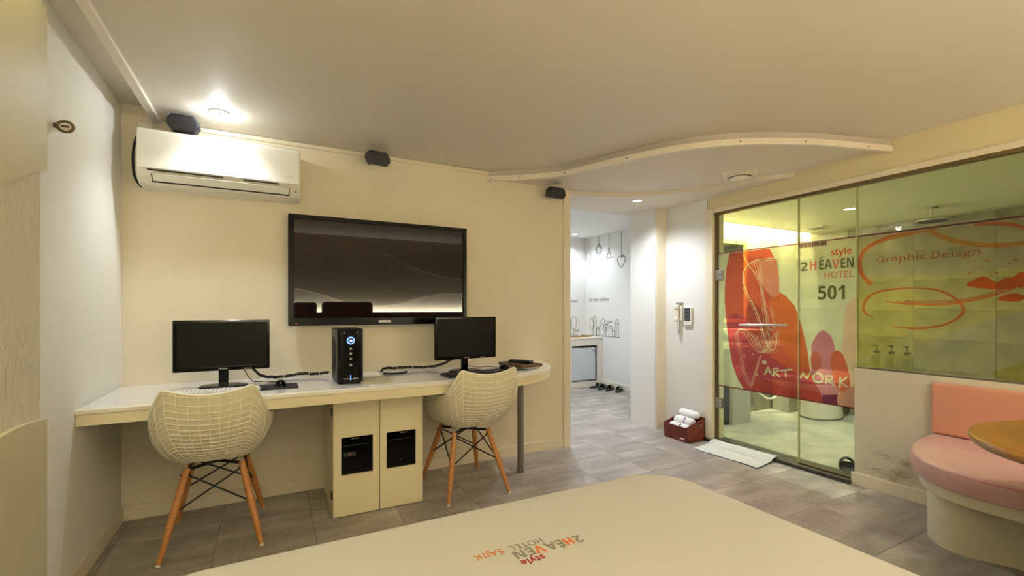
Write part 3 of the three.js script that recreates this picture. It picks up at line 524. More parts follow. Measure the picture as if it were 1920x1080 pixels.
function makeChair(label, [x, y, d], turn) {
  const t = thing('bucket_chair', label, 'chair', [x, y, d], turn, 'ribbed bucket chairs at the desk');
  part(t, 'shell', merge([surface(0, 144, 24, true), surface(-0.006, 144, 24, false)]), M.shell);
  const rim = []; for (let i = 0; i < 72; i++) rim.push(bucket(i * 5, 1, -0.003)); part(t, 'rim', tube(rim, 0.0050, 144, 8, true), M.rib);
  for (let i = 0; i < 60; i++) { const pts = []; for (let j = 0; j <= 10; j++) pts.push(bucket(i * 6, 0.26 + 0.74 * j / 10, 0.001)); part(t, 'upright_rib', tube(pts, 0.0026, 16, 5), M.rib); }
  for (let j = 0; j < 17; j++) { const tt = 0.985 - 0.70 * Math.pow(j / 16, 0.9), pts = []; for (let i = 0; i < 60; i++) pts.push(bucket(i * 6, tt, 0.001)); part(t, 'ring_rib', tube(pts, 0.0026, 90, 5, true), M.rib); }
  part(t, 'seat_mount', merge([bar(new THREE.Vector3(-0.13, 0.392, -0.12), new THREE.Vector3(0.13, 0.392, 0.12), 0.008), bar(new THREE.Vector3(0.13, 0.392, -0.12), new THREE.Vector3(-0.13, 0.392, 0.12), 0.008)]), M.rubber, 'black steel cross mount');
  const top = (sx, sz) => new THREE.Vector3(0.118 * sx, 0.402, 0.118 * sz), foot = (sx, sz) => new THREE.Vector3(0.212 * sx, 0.0, 0.255 * sz);
  const along = (sx, sz, f) => foot(sx, sz).lerp(top(sx, sz), f);
  for (const sx of [-1, 1]) for (const sz of [-1, 1]) {
    const a = along(sx, sz, 0.02), m = along(sx, sz, 0.55), b = top(sx, sz);
    const l = part(t, 'leg', merge([bar(a, m, 0.0115, 0.0185, 14), bar(m, b, 0.0185, 0.0165, 14)]), M.beech, 'orange-brown wooden dowel leg');
    part(l, 'foot_glide', bar(foot(sx, sz), a, 0.0105, 0.0115, 12), M.ivory);
    part(l, 'bracket', bar(along(sx, sz, 0.93).add(new THREE.Vector3(-sx * 0.022, 0, 0)), along(sx, sz, 0.93).add(new THREE.Vector3(sx * 0.022, 0, 0)), 0.005), M.rubber);
  }
  for (const [p, q] of [[[-1, 1], [1, 1]], [[-1, -1], [1, -1]], [[-1, -1], [-1, 1]], [[1, -1], [1, 1]]]) {
    part(t, 'brace_wire', bar(along(...p, 0.52), along(...q, 0.94), 0.0042), M.rubber); part(t, 'brace_wire', bar(along(...q, 0.52), along(...p, 0.94), 0.0042), M.rubber);
  }
  return t;
}
const chairA = makeChair('white ribbed bucket chair with wooden legs, in front of the left monitor', [-0.250, 0, 2.912], 0.0);
{ const c = chairA.clone(); c.name = numbered('bucket_chair'); c.userData = { ...chairA.userData, label: 'white ribbed bucket chair with wooden legs, between the cabinet and the steel desk leg' }; c.position.set(1.165, 0, -2.915); c.rotation.y = 0.02; scene.add(c); }

// ------------------------------------------------------------------ screens, speakers, air conditioner
{
  const t = thing('television', 'large black flat television hung on the cream wall', 'television', [0.71, 1.09, 3.27]);
  rpart(t, 'back_case', bx(0.16, 1.28, 1.14, 1.77, 3.285, DW, 0.01), M.black);
  rpart(t, 'bezel', (() => { const s = rrect(0.101, 1.322, 1.090, 1.809, 0.006); const r = rrect(0.134, 1.292, 1.142, 1.780, 0.002); s.holes.push(new THREE.Path(r.getPoints(3).reverse())); return elevD(s, 3.256, 3.290, 0.003); })(), phy(0x060607, 0.25, { specularIntensity: 0.2 }));
  rpart(t, 'screen', bx(0.130, 1.296, 1.138, 1.784, 3.266, 3.280), M.tvScreen, 'dark glossy screen');
  rpart(t, 'brand_mark', faceRoom(text('SAMSUNG', 0.015, bold, 0.0008, 0.082), 0.667, 1.106, 3.2558), M.silver);
  rpart(t, 'standby_light', new THREE.SphereGeometry(0.0035, 8, 6).translate(0.147, 1.104, -3.2555), M.ledRed, 'small red standby light');
}
function monitor(label, x, d, turn, w, h, yb) { // w, h = case; yb = height of its lower edge above the desk
  const t = thing('computer_monitor', label, 'monitor', [x, 0.7625, d], turn, 'computer monitors on the desk');
  part(t, 'bezel', (() => { const s = rrect(-w / 2, w / 2, yb, yb + h, 0.006), b = 0.014; const r = rrect(-w / 2 + b, w / 2 - b, yb + b * 1.6, yb + h - b, 0.001); s.holes.push(new THREE.Path(r.getPoints(3).reverse())); return elevD(s, -0.022, 0.004, 0.002); })(), M.blackGloss);
  part(t, 'screen', bx(-w / 2 + 0.012, w / 2 - 0.012, yb + 0.02, yb + h - 0.012, -0.016, 0.004), M.screen, 'switched-off screen');
  part(t, 'back_case', bx(-w / 2 + 0.03, w / 2 - 0.03, yb + 0.03, yb + h - 0.03, 0.004, 0.035, 0.012), M.black);
  part(t, 'stand_neck', bx(-0.024, 0.024, 0.008, yb + 0.06, 0.006, 0.026, 0.004), M.blackGloss);
  const b = lathe([[0, 0], [0.118, 0], [0.120, 0.005], [0.108, 0.010], [0.03, 0.014], [0, 0.014]], 48); b.scale(1, 1, 0.78); part(t, 'stand_base', b, M.blackGloss);
  part(t, 'brand_mark', faceRoom(text('SAMSUNG', 0.008, bold, 0.0006, 0.042), -0.021, yb + 0.006, -0.0226), M.silver);
  part(t, 'button_strip', bx(w * 0.22, w * 0.30, yb + 0.004, yb + 0.008, -0.0226, -0.0218), M.silver);
  return t;
}
monitor('black desktop monitor on the left, by the white wall', -0.234, 3.06, 0.0, 0.462, 0.282, 0.092);
monitor('black desktop monitor on the right, partly in front of the television', 1.215, 3.02, 0.10, 0.475, 0.292, 0.088);
{
  const t = thing('subwoofer', 'tall black subwoofer with blue lights standing on the desk', 'speaker', [0.413, 0.7625, 2.95]);
  const x0 = 0.340, x1 = 0.486, y0 = 0.770, y1 = 1.082, df = 2.80, db = 3.08;
  rpart(t, 'cabinet', bx(x0, x1, y0, y1, df + 0.02, db, 0.004), M.black);
  const s = shapeOf([[x0 + 0.004, df + 0.022], [x0 + 0.012, df + 0.006], [x0 + 0.035, df], [x1 - 0.035, df], [x1 - 0.012, df + 0.006], [x1 - 0.004, df + 0.022]]);
  rpart(t, 'front_panel', plan(s, y0 + 0.002, y1 - 0.002), M.blackGloss);
  const port = lathe([[0.0, 0.001], [0.064, 0.001], [0.070, 0.004], [0.074, 0.0]], 40).rotateZ(Math.PI / 2); port.scale(1, 1.5, 1).translate(x0 - 0.001, (y0 + y1) / 2, -2.96); rpart(t, 'side_driver', port, M.rubber);
  const dial = rpart(t, 'volume_dial', bar(V(0.413, 1.016, df + 0.001), V(0.413, 1.016, df - 0.012), 0.017, 0.015, 24), std(0x16246a, 0.3), 'volume dial'); rpart(t, 'dial_mark', bar(V(0.413, 1.016, df - 0.0115), V(0.413, 1.016, df - 0.0130), 0.008, 0.007, 16), M.ledWhite, 'glowing mark');
  rpart(t, 'dial_ring_light', new THREE.TorusGeometry(0.0185, 0.0035, 8, 28).translate(0.413, 1.016, -(df - 0.002)), M.ledBlue, 'blue ring light');
  for (const y of [0.968, 0.940, 0.910, 0.875]) rpart(t, 'knob', bar(V(0.413, y, df + 0.001), V(0.413, y, df - 0.009), 0.0075, 0.0065, 16), M.silver);
  rpart(t, 'level_light', bar(V(0.413, 0.787, df - 0.0005), V(0.413, 0.818, df - 0.0005), 0.0034, 0.0013, 8), M.ledBlue, 'blue light');
  rpart(t, 'label_strip', bx(0.372, 0.402, 0.793, 0.797, df - 0.0012, df), M.silver); rpart(t, 'label_strip', bx(0.424, 0.454, 0.793, 0.797, df - 0.0012, df), M.silver);
  for (const x of [0.378, 0.448]) { rpart(t, 'corner_screw', bar(V(x, 1.062, df), V(x, 1.062, df - 0.002), 0.003, 0.003, 8), M.silver); }
  for (const x of [x0 + 0.02, x1 - 0.02]) for (const d of [df + 0.04, db - 0.03]) rpart(t, 'foot', bar(V(x, 0.7625, d), V(x, y0, d), 0.009), M.rubber);
}
function satellite(label, x, y, d, tilt, turn) {
  const t = thing('satellite_speaker', label, 'speaker', [x, y, d], turn, 'small surround speakers under the ceiling');
  const s = shapeOf([[-0.076, -0.010], [-0.052, -0.044], [0.058, -0.044], [0.078, -0.014], [0.072, 0.012], [0.048, 0.044], [-0.052, 0.044], [-0.076, 0.014]]);
  const g = ext(s, 0.085, 0.010).rotateX(tilt); part(t, 'body', meterUV(g), M.navy);
  part(t, 'grille', meterUV(ext(shapeOf([[-0.060, -0.008], [-0.044, -0.034], [0.048, -0.034], [0.062, -0.010], [0.042, 0.034], [-0.044, 0.034], [-0.060, 0.010]]), 0.003).translate(0, 0, 0.084).rotateX(tilt)), M.rubber);
  part(t, 'wall_bracket', bar(new THREE.Vector3(0, 0.0, 0.01), new THREE.Vector3(0, 0.0, -(DW - d) - 0.0), 0.010), M.rubber);
  return t;
}
satellite('dark blue-black small speaker above the air conditioner', -0.430, 2.241, 3.19, 0.12, 0.0);
satellite('small black speaker on the wall above the television', 0.632, 2.222, 3.20, 0.25, 0.15);
satellite('small black speaker at the open end of the television wall', 2.08, 2.165, 3.23, 0.25, 0.05);
{
  const x0 = -0.640, x1 = 0.166, t = thing('air_conditioner', 'white wall-mounted air conditioner under the ceiling', 'air conditioner', [-0.237, 1.885, 3.23]);
  const prof = shapeOf([[DW, 2.187], [3.165, 2.187], [3.140, 2.180], [3.134, 2.160], [3.128, 1.960], [3.150, 1.925], [3.185, 1.892], [3.22, 1.885], [DW, 1.885]]);
  const body = ext(prof, x1 - x0, 0.004).rotateY(Math.PI / 2).translate(x0, 0, 0); rpart(t, 'body', meterUV(body), M.acBody);
  const fp = shapeOf([[3.140, 2.183], [3.128, 2.176], [3.122, 2.160], [3.116, 1.966], [3.122, 1.961], [3.136, 1.966]]);
  rpart(t, 'front_panel', meterUV(ext(fp, x1 - x0 - 0.012, 0.003).rotateY(Math.PI / 2).translate(x0 + 0.006, 0, 0)), M.ac);
  rpart(t, 'intake_slot', bx(x0 + 0.05, -0.24, 1.9535, 1.9585, 3.1215, 3.135), M.slot); rpart(t, 'intake_slot', bx(-0.14, x1 - 0.12, 1.9535, 1.9585, 3.1215, 3.135), M.slot);
  rpart(t, 'outlet_gap', elevX(shapeOf([[3.134, 1.938], [3.131, 1.934], [3.168, 1.898], [3.173, 1.902]]), x0 + 0.065, x1 - 0.06), M.slot);
  rpart(t, 'louver', elevX(shapeOf([[3.1295, 1.942], [3.1255, 1.938], [3.1600, 1.9045], [3.1645, 1.908]]), x0 + 0.07, x1 - 0.065, 0.001), M.ac);
  rpart(t, 'brand_mark', faceRoom(text('SAMSUNG', 0.010, bold, 0.0006, 0.058), -0.268, 2.018, 3.1175), M.grey);
  for (let k = 0; k < 5; k++) rpart(t, 'indicator', bar(V(0.075 + k * 0.012, 2.004, 3.1175), V(0.075 + k * 0.012, 2.004, 3.1165), 0.0022, 0.0022, 8), M.grey);
  const sw = []; for (let k = 0; k <= 12; k++) { const f = k / 12; sw.push(V(-0.575 + 0.24 * f, 2.098 - 0.115 * f * (1.55 - 0.55 * f), 3.1212 - 0.004 * f)); } rpart(t, 'panel_crease', tube(sw, 0.0016, 30, 5), M.ac);
  rpart(t, 'sensor_window', bx(x1 - 0.032, x1 - 0.022, 1.918, 1.928, 3.140, 3.16), M.grey);
}
single('air_conditioner_cable', tube([V(-0.43, 2.20, 3.31), V(-0.52, 2.205, 3.30), V(-0.61, 2.215, 3.31), V(-0.655, 2.20, 3.30), V(-0.672, 2.12, 3.26), V(-0.676, 2.02, 3.25), V(-0.668, 1.93, 3.26), V(-0.645, 1.89, 3.29)], 0.006, 60), M.rubber, 'dark cable looping around the left end of the air conditioner', 'cable');
single('wall_socket', bx(-0.665, -0.60, 2.205, 2.265, DW - 0.012, DW, 0.004), M.ivory, 'cream wall socket above the air conditioner', 'socket');
{ // small ring standing out from the left wall
  const t = thing('wall_ring', 'small oval metal ring standing out from the left wall beside the panel', 'ring', [XL, 1.913, 2.41]);
  part(t, 'ring', new THREE.TorusGeometry(0.022, 0.0055, 10, 36).scale(1.08, 0.92, 1).translate(0.034, 0, 0), M.bronze); part(t, 'disc', lathe([[0, 0], [0.019, 0], [0.019, 0.004], [0, 0.004]], 24).rotateX(Math.PI / 2).scale(1.08, 0.92, 1).translate(0.034, 0, -0.003), M.ivory, 'pale centre disc');
  part(t, 'slot', bx(0.022, 0.046, -0.0035, 0.0035, -0.004, -0.0015), std(0x4a2a20, 0.6)); part(t, 'stem', bx(0, 0.012, -0.009, 0.009, -0.006, 0.006, 0.002), M.bronze);
}

// ------------------------------------------------------------------ small things on the desk
function keyboard(label, x, d, turn, mat, keyMat) {
  const t = thing('keyboard', label, 'keyboard', [x, 0.7625, d], turn);
  part(t, 'base', bx(-0.215, 0.215, 0, 0.014, -0.072, 0.072, 0.005), mat);
  const kg = bx(-0.0078, 0.0078, 0.014, 0.0195, -0.0078, 0.0078, 0.0015, 1);
  for (let r = 0; r < 6; r++) for (let c = 0; c < 22; c++) { const m = part(t, 'keycap', kg, keyMat); m.position.set(-0.199 + c * 0.01895, 0, -0.055 + r * 0.0215); }
  return t;
}
keyboard('pale grey keyboard behind the left chair', -0.262, 2.81, 0, M.keysLight, std(0xe4e3de, 0.5));
keyboard('black keyboard in front of the right monitor', 1.205, 2.83, 0.05, M.black, M.keysDark);
function mouse(label, x, d, turn, y) {
  const t = thing('computer_mouse', label, 'mouse', [x, y, d], turn);
  const g = new THREE.SphereGeometry(1, 24, 12, 0, Math.PI * 2, 0, Math.PI / 2).scale(0.031, 0.034, 0.054); part(t, 'shell', g, M.blackGloss);
  part(t, 'scroll_wheel', new THREE.TorusGeometry(0.008, 0.003, 6, 14).rotateY(Math.PI / 2).translate(0, 0.028, -0.026), M.grey); part(t, 'sole', bx(-0.03, 0.03, -0.001, 0.001, -0.05, 0.05, 0), M.rubber); return t;
}
single('mouse_pad', bx(-0.060, 0.140, 0.7625, 0.7665, 2.80, 2.99, 0.001), M.rubber, 'black mouse pad beside the left keyboard', 'mouse pad');
mouse('round black mouse on the left mouse pad', 0.052, 2.90, 0.1, 0.7675);
single('mouse_pad', bx(1.455, 1.635, 0.7625, 0.7665, 2.86, 3.04, 0.001), M.rubber, 'black mouse pad to the right of the right chair', 'mouse pad');
mouse('black mouse on the pad right of the right chair', 1.50, 2.97, 0.2, 0.7675);
{
  const t = thing('leather_folder', 'dark brown folder lying at the right end of the desk', 'folder', [1.72, 0.7628, 3.14], 0.18);
  part(t, 'cover', bx(-0.105, 0.105, 0, 0.004, -0.15, 0.15, 0.002), M.book); part(t, 'pages', bx(-0.098, 0.10, 0.004, 0.015, -0.145, 0.145, 0.001), std(0x7a5a3a, 0.8)); part(t, 'cover', bx(-0.105, 0.105, 0.015, 0.019, -0.15, 0.15, 0.002), M.book);
}
{
  const t = thing('remote_control', 'black remote control lying on the brown folder', 'remote', [1.715, 0.7822, 3.12], 0.5);
  part(t, 'body', bx(-0.026, 0.026, 0, 0.022, -0.10, 0.10, 0.008), M.black); const bg = bx(-0.005, 0.005, 0.022, 0.024, -0.004, 0.004, 0.001, 1); for (let r = 0; r < 8; r++) for (let c = 0; c < 3; c++) { const m = part(t, 'button', bg, M.keysDark); m.position.set(-0.014 + c * 0.014, 0, -0.08 + r * 0.02); }
}
const cablePath = (a, n, y, amp) => { const pts = []; for (let i = 0; i <= n; i++) { const f = i / n; pts.push(V(a[0] + (a[2] - a[0]) * f, y + amp * Math.abs(Math.sin(f * 9 + a[0])), a[1] + (a[3] - a[1]) * f + 0.02 * Math.sin(f * 14))); } return pts; };
function cable(label, pts, r, ties) {
  const t = thing('cable_bundle', label, 'cable', [pts[0].x, pts[0].y, -pts[0].z]); const curve = new THREE.CatmullRomCurve3(pts);
  for (let k = 0; k < 3; k++) rpart(t, 'cable', tube(curve.getPoints(40).map((p, i) => p.clone().add(new THREE.Vector3(0, r * 0.9 * Math.cos(i * 0.5 + k * 2.1), r * 1.1 * Math.sin(i * 0.5 + k * 2.1)))), r * 0.62, 90, 6), M.rubber);
  for (const f of ties) { const p = curve.getPoint(f); rpart(t, 'tie', new THREE.TorusGeometry(r * 1.45, r * 0.22, 6, 14).rotateY(Math.PI / 2).translate(p.x, p.y, p.z), M.ivory); }
}
cable('black cable bundle between the left monitor and the subwoofer', [V(-0.10, 0.86, 3.12), V(-0.05, 0.80, 3.16), V(0.02, 0.779, 3.20), V(0.10, 0.778, 3.22), V(0.18, 0.785, 3.24), V(0.26, 0.780, 3.22), V(0.335, 0.79, 3.19)], 0.0065, [0.45, 0.6, 0.75, 0.88]);
cable('black cable bundle between the subwoofer and the right monitor', [V(0.66, 0.778, 3.16), V(0.70, 0.79, 3.22), V(0.78, 0.785, 3.24), V(0.88, 0.786, 3.24), V(0.98, 0.780, 3.23), V(1.08, 0.792, 3.20), V(1.16, 0.84, 3.13), V(1.19, 0.88, 3.07)], 0.0065, [0.3, 0.45, 0.6]);
single('mouse_cable', tube([V(0.05, 0.772, 2.96), V(0.03, 0.769, 3.05), V(-0.02, 0.770, 3.10), V(-0.09, 0.78, 3.08), V(-0.14, 0.86, 3.08)], 0.0022, 40), M.rubber, 'thin black cable from the left mouse to the left monitor', 'cable');
single('mouse_cable', tube([V(1.48, 0.772, 3.03), V(1.44, 0.769, 3.12), V(1.36, 0.768, 3.15), V(1.28, 0.79, 3.14), V(1.24, 0.85, 3.07)], 0.0022, 40), M.rubber, 'thin black cable from the right mouse to the right monitor', 'cable');
single('coiled_cable', tube([V(0.67, 0.7695, 3.13), V(0.70, 0.7695, 3.09), V(0.76, 0.7695, 3.08), V(0.82, 0.7695, 3.11), V(0.83, 0.7695, 3.17)], 0.006, 50), M.rubber, 'short loop of black cable on the desk under the television', 'cable');

// ------------------------------------------------------------------ bed
{
  const t = thing('bed', 'wide bed with a smooth cream cover in the foreground', 'bed', [0.6, 0, 0.4]);
  const top = rrect(-0.34, 1.53, -0.52, 1.50, 0.20);
  rpart(t, 'base', plan(rrect(-0.30, 1.47, -0.50, 1.44, 0.17), 0, 0.22), M.brown);
  rpart(t, 'cover', meterUV(toCreasedNormals(plan(top, 0.20, 0.50, 0.028, 16), 0.9)), M.bed, 'smooth cream bed cover');
  const lay = (str, size, x0, dBase, width, mat, font = bold) => { // letters read from the television side: right is -X, up is towards the eye
    const g = text(str, size, font, 0.0008, width); const m = new THREE.Matrix4().makeBasis(new THREE.Vector3(-1, 0, 0), new THREE.Vector3(0, 0, 1), new THREE.Vector3(0, 1, 0)); g.applyMatrix4(m); g.translate(x0, 0.5002, -dBase); rpart(t, 'printed_word', g, mat);
  };
  lay('2', 0.040, 0.842, 1.166, 0.027, M.printGrey); lay('H', 0.040, 0.808, 1.168, 0.027, M.orange); lay('EA', 0.040, 0.776, 1.169, 0.060, M.printGrey); lay('V', 0.040, 0.709, 1.170, 0.031, M.orange); lay('EN', 0.040, 0.675, 1.171, 0.062, M.printGrey);
  lay('style', 0.026, 0.686, 1.121, 0.074, M.crimson); lay('HOTEL', 0.026, 0.728, 1.204, 0.110, M.printGrey, regular); lay('SAJIK', 0.026, 0.597, 1.204, 0.090, M.hotelOrange, regular);
  const ac = bar(new THREE.Vector3(0.764, 0.5006, -1.126), new THREE.Vector3(0.757, 0.5006, -1.117), 0.0022, 0.0015, 6); rpart(t, 'printed_word', ac, M.printGrey);
}

// ------------------------------------------------------------------ bench and table on the right
{
  const seat = (inset, extra = 0) => { const s = new THREE.Shape(); const i = inset; s.moveTo(XR - 0.002, -0.54); s.lineTo(XR - 0.002, 1.27 - i); s.bezierCurveTo(3.25 , 1.27 - i, 2.76 + i, 1.20 - i, 2.74 + i + extra, 0.84 - i * 0.5); s.lineTo(2.76 + i + extra, -0.54); s.closePath(); return s; };
  const t = thing('corner_bench', 'built-in bench with a pink seat cushion below the glass', 'bench', [3.2, 0, 0.4]);
  rpart(t, 'base', meterUV(toCreasedNormals(plan(seat(0.055, 0.25), 0, 0.30, 0, 40), 0.6)), std(0xd9d1b6, 0.55));
  rpart(t, 'rim_board', meterUV(toCreasedNormals(plan(seat(0.030, 0.015), 0.30, 0.362, 0.004, 40), 0.6)), std(0xddd5bc, 0.5));
  const dots = dataTex(64, (x, y) => { const a = (x % 16) - 8, b = (((y + (Math.floor(x / 16) % 2) * 8) % 16) - 8); return g3(120 + 110 * Math.max(0, 1 - (a * a + b * b) / 22)); }, false, 18);
  rpart(t, 'seat_cushion', meterUV(toCreasedNormals(plan(seat(0), 0.362, 0.460, 0.016), 0.8)), phy(0xd3a9a6, 0.42, { bumpMap: dots, bumpScale: 0.0011 }), 'pink dimpled seat cushion');
  const pip = seat(0.004).getPoints(30).slice(1, -1).map(p => V(p.x, 0.446, p.y)); rpart(t, 'piping', tube(pip, 0.004, 90), std(0xd98f8c, 0.5));
  rpart(t, 'back_cushion', bx(XR - 0.058, XR - 0.002, 0.462, 0.762, -0.54, 1.27, 0.016, 4), M.salmon, 'pink back cushion with warm light in its salmon colour');  // pink cushion; the salmon tone is warm light put into its colour
}
{
  const t = thing('round_table', 'round brown wooden table in front of the bench', 'table', [2.45, 0, 0.27]);
  part(t, 'table_top', lathe([[0, 0.752], [0.470, 0.752], [0.482, 0.746], [0.484, 0.734], [0.476, 0.722], [0.46, 0.720], [0, 0.720]], 72), M.tableWood);
  part(t, 'column', lathe([[0, 0.02], [0.04, 0.02], [0.04, 0.72], [0, 0.72]], 24), M.steel); part(t, 'foot_plate', lathe([[0, 0], [0.24, 0], [0.24, 0.012], [0.05, 0.03], [0, 0.03]], 40), M.steel);
}
// ------------------------------------------------------------------ entrance: mat, basket with towels, intercom, vent
{
  const g = new THREE.PlaneGeometry(0.58, 0.33, 40, 24).rotateX(-Math.PI / 2); const p = g.attributes.position; // local x along D
  for (let i = 0; i < p.count; i++) { const a = p.getX(i), b = p.getZ(i); const D = 2.51 - a + 0.02 * Math.sin(b * 9), X = 3.385 + b + 0.012 * Math.sin(a * 11); let y = 0.007 + 0.002 * Math.sin(a * 23 + b * 17) + (X > 3.44 ? 0.022 * Math.min(1, (X - 3.44) / 0.05) : 0) + 0.006 * Math.max(0, (a - 0.2) / 0.09); p.setXYZ(i, X, y, -D); }
  g.computeVertexNormals(); const under = g.clone(); under.translate(0, -0.006, 0); under.index.array.reverse(); under.computeVertexNormals();
  const t = thing('bath_mat', 'white towelling mat in front of the glass door', 'mat', [3.385, 0, 2.51]);
  rpart(t, 'cloth', merge([g, under]), M.mat);
  const emb = text('2 HEAVEN HOTEL', 0.032, bold, 0.001, 0.34); emb.rotateX(-Math.PI / 2).rotateY(-Math.PI / 2).translate(3.43, 0.0105, -2.69); rpart(t, 'woven_lettering', emb, std(0xd9d5cd, 0.95), 'raised tone-on-tone lettering');
}
{
  const t = thing('towel_basket', 'reddish-brown leather box on the floor by the glass door', 'basket', [3.395, 0, 3.04]);
  const x0 = 3.28, x1 = 3.52, d0 = 2.905, d1 = 3.175, th = 0.006;
  const side = shapeOf([[x0 + 0.012, 0.004], [x1 - 0.006, 0.004], [x1, 0.205], [x0 - 0.004, 0.135]]);
  for (const d of [d0, d1 - th]) { const s = side.clone(); const hole = new THREE.Path(); hole.absellipse(3.43, 0.135, 0.032, 0.008, 0, Math.PI * 2, true, 0.28); s.holes.push(hole); const h = rpart(t, 'end_panel', elevD(s, d, d + th), M.brownLeather); if (d === d0) part(h, 'handle_rim', new THREE.TorusGeometry(0.02, 0.003, 6, 24).scale(1.7, 0.55, 1).rotateZ(0.28).translate(3.43 - 3.395, 0.135, -(d0 - 0.001) + 3.04), M.silver, 'metal handle rim'); }
  rpart(t, 'front_panel', elevX(shapeOf([[d0, 0.004], [d1, 0.004], [d1 + 0.003, 0.135], [d0 - 0.003, 0.135]]), 0, th).rotateZ(0.10).translate(x0 + 0.012, 0, 0), M.brownLeather);
  rpart(t, 'back_panel', bx(x1 - th - 0.004, x1 - 0.004, 0.004, 0.205, d0, d1), M.brownLeather); rpart(t, 'bottom', bx(x0 + 0.014, x1 - 0.008, 0, 0.008, d0, d1), M.brownLeather);
  rpart(t, 'name_plate', bx(x0 + 0.001, x0 + 0.003, 0.024, 0.034, 2.935, 2.985).translate(0.0035, 0, 0), M.ivory, 'small pale plate');
}
{
  const roll = (label, x, y, d, len, r, turn, mark) => {
    const g = new THREE.CapsuleGeometry(r, len - 2 * r, 6, 20, 10).rotateX(Math.PI / 2); const p = g.attributes.position;
    for (let i = 0; i < p.count; i++) { const n = 1 + 0.05 * Math.sin(p.getZ(i) * 70 + p.getX(i) * 50) + 0.04 * Math.sin(p.getY(i) * 90 + p.getZ(i) * 31); p.setX(i, p.getX(i) * n); p.setY(i, p.getY(i) * n); } g.computeVertexNormals();
    const t = thing('towel', label, 'towel', [x, y, d], turn, 'rolled towels in the brown box'); part(t, 'roll', g, M.towel); if (mark) part(t, 'printed_mark', new THREE.TorusGeometry(r * 1.0, 0.007, 6, 24, 1.3).rotateZ(2.0).translate(0, 0.001, 0.03), M.violet, 'violet print');
  };
  roll('white towel lying lowest at the front of the brown box', 3.342, 0.108, 3.04, 0.232, 0.040, 0.02, 1);
  roll('white towel in the middle of the three in the brown box', 3.405, 0.160, 3.04, 0.232, 0.040, -0.02, 1);
  roll('white towel at the wall side of the brown box, topmost of the three', 3.468, 0.219, 3.04, 0.225, 0.036, 0.03, 0);
}
{
  const t = thing('wall_telephone', 'white intercom handset with a coiled cord on the entrance wall', 'telephone', [XR, 1.17, 3.20]);
  rpart(t, 'base', bx(XR - 0.030, XR, 1.085, 1.245, 3.165, 3.235, 0.006), M.ivory); rpart(t, 'handset', merge([bx(XR - 0.062, XR - 0.034, 1.075, 1.235, 3.188, 3.232, 0.012), bx(XR - 0.07, XR - 0.028, 1.195, 1.238, 3.186, 3.234, 0.012), bx(XR - 0.07, XR - 0.028, 1.075, 1.118, 3.186, 3.234, 0.012)]), M.trimWhite);
  rpart(t, 'cradle', bx(XR - 0.036, XR - 0.01, 1.235, 1.262, 3.165, 3.235, 0.004), M.grey);
  const c = []; for (let i = 0; i <= 90; i++) { const f = i / 90, a = i * 1.3; c.push(V(XR - 0.03 + 0.004 * Math.cos(a), 1.08 - 0.12 * Math.sin(f * Math.PI), 3.225 - 0.035 * f + 0.004 * Math.sin(a))); } rpart(t, 'coiled_cord', tube(c, 0.0017, 260, 4), M.grey);
  rpart(t, 'hanging_wire', tube([V(XR - 0.006, 1.09, 3.185), V(XR - 0.008, 1.0, 3.18), V(XR - 0.005, 0.92, 3.185), V(XR - 0.006, 0.865, 3.18)], 0.0022, 20), M.ivory);
}
{
  const t = thing('control_panel', 'white wall control unit with a dark display beside the intercom', 'control panel', [XR, 1.14, 3.11]);
  rpart(t, 'case', bx(XR - 0.024, XR, 1.045, 1.215, 3.06, 3.152, 0.005), M.ivory); rpart(t, 'display', bx(XR - 0.0265, XR - 0.022, 1.085, 1.205, 3.072, 3.140, 0.002), std(0x23282c, 0.3));
  for (let r = 0; r < 3; r++) for (let k = 0; k < 2; k++) rpart(t, 'button', bx(XR - 0.0285, XR - 0.026, 1.095 + r * 0.036, 1.118 + r * 0.036, 3.08 + k * 0.03, 3.102 + k * 0.03, 0.001), std(0x4c555c, 0.4));
}
{
  const t = thing('ceiling_vent', 'round white ceiling vent on a square plate beside the curved edge', 'vent', [3.20, 2.236, 2.32], 0.6);
  part(t, 'plate', bx(-0.12, 0.12, -0.008, 0, -0.12, 0.12, 0.003), M.trimWhite); part(t, 'ring', lathe([[0.092, -0.008], [0.098, -0.024], [0.088, -0.028], [0.082, -0.008]], 40), M.trimWhite); part(t, 'gap', lathe([[0, -0.012], [0.083, -0.012], [0.083, -0.008], [0, -0.008]], 32), M.slot); part(t, 'disc', lathe([[0, -0.046], [0.058, -0.044], [0.078, -0.034], [0.07, -0.026], [0, -0.024]], 40), M.trimWhite); part(t, 'stem', bar(new THREE.Vector3(0, -0.03, 0), new THREE.Vector3(0, 0, 0), 0.008), M.grey);
}

// ------------------------------------------------------------------ passage: cabinet, small refrigerator, slippers, wall drawings
{
  const t = thing('fridge_cabinet', 'white box cabinet around a small refrigerator at the end of the passage', 'cabinet', [4.2, 0, 5.95]);
  const s = shapeOf([[3.62, 0], [XP - 0.002, 0], [XP - 0.002, 0.735], [3.62, 0.735]]); s.holes.push(new THREE.Path([[4.02, 0.085], [4.02, 0.635], [4.50, 0.635], [4.50, 0.085]].map(p => new THREE.Vector2(...p))));
  rpart(t, 'front_frame', elevD(s, 5.715, 5.735), M.trimWhite); rpart(t, 'counter_top', bx(3.60, XP - 0.002, 0.735, 0.758, 5.705, DP - 0.002, 0.003), M.trimWhite); rpart(t, 'side_panel', bx(3.62, 3.64, 0, 0.735, 5.735, DP - 0.002), M.trimWhite);
  rpart(t, 'inner_back', bx(3.64, XP - 0.004, 0.0, 0.735, DP - 0.02, DP - 0.004), M.slot);
}
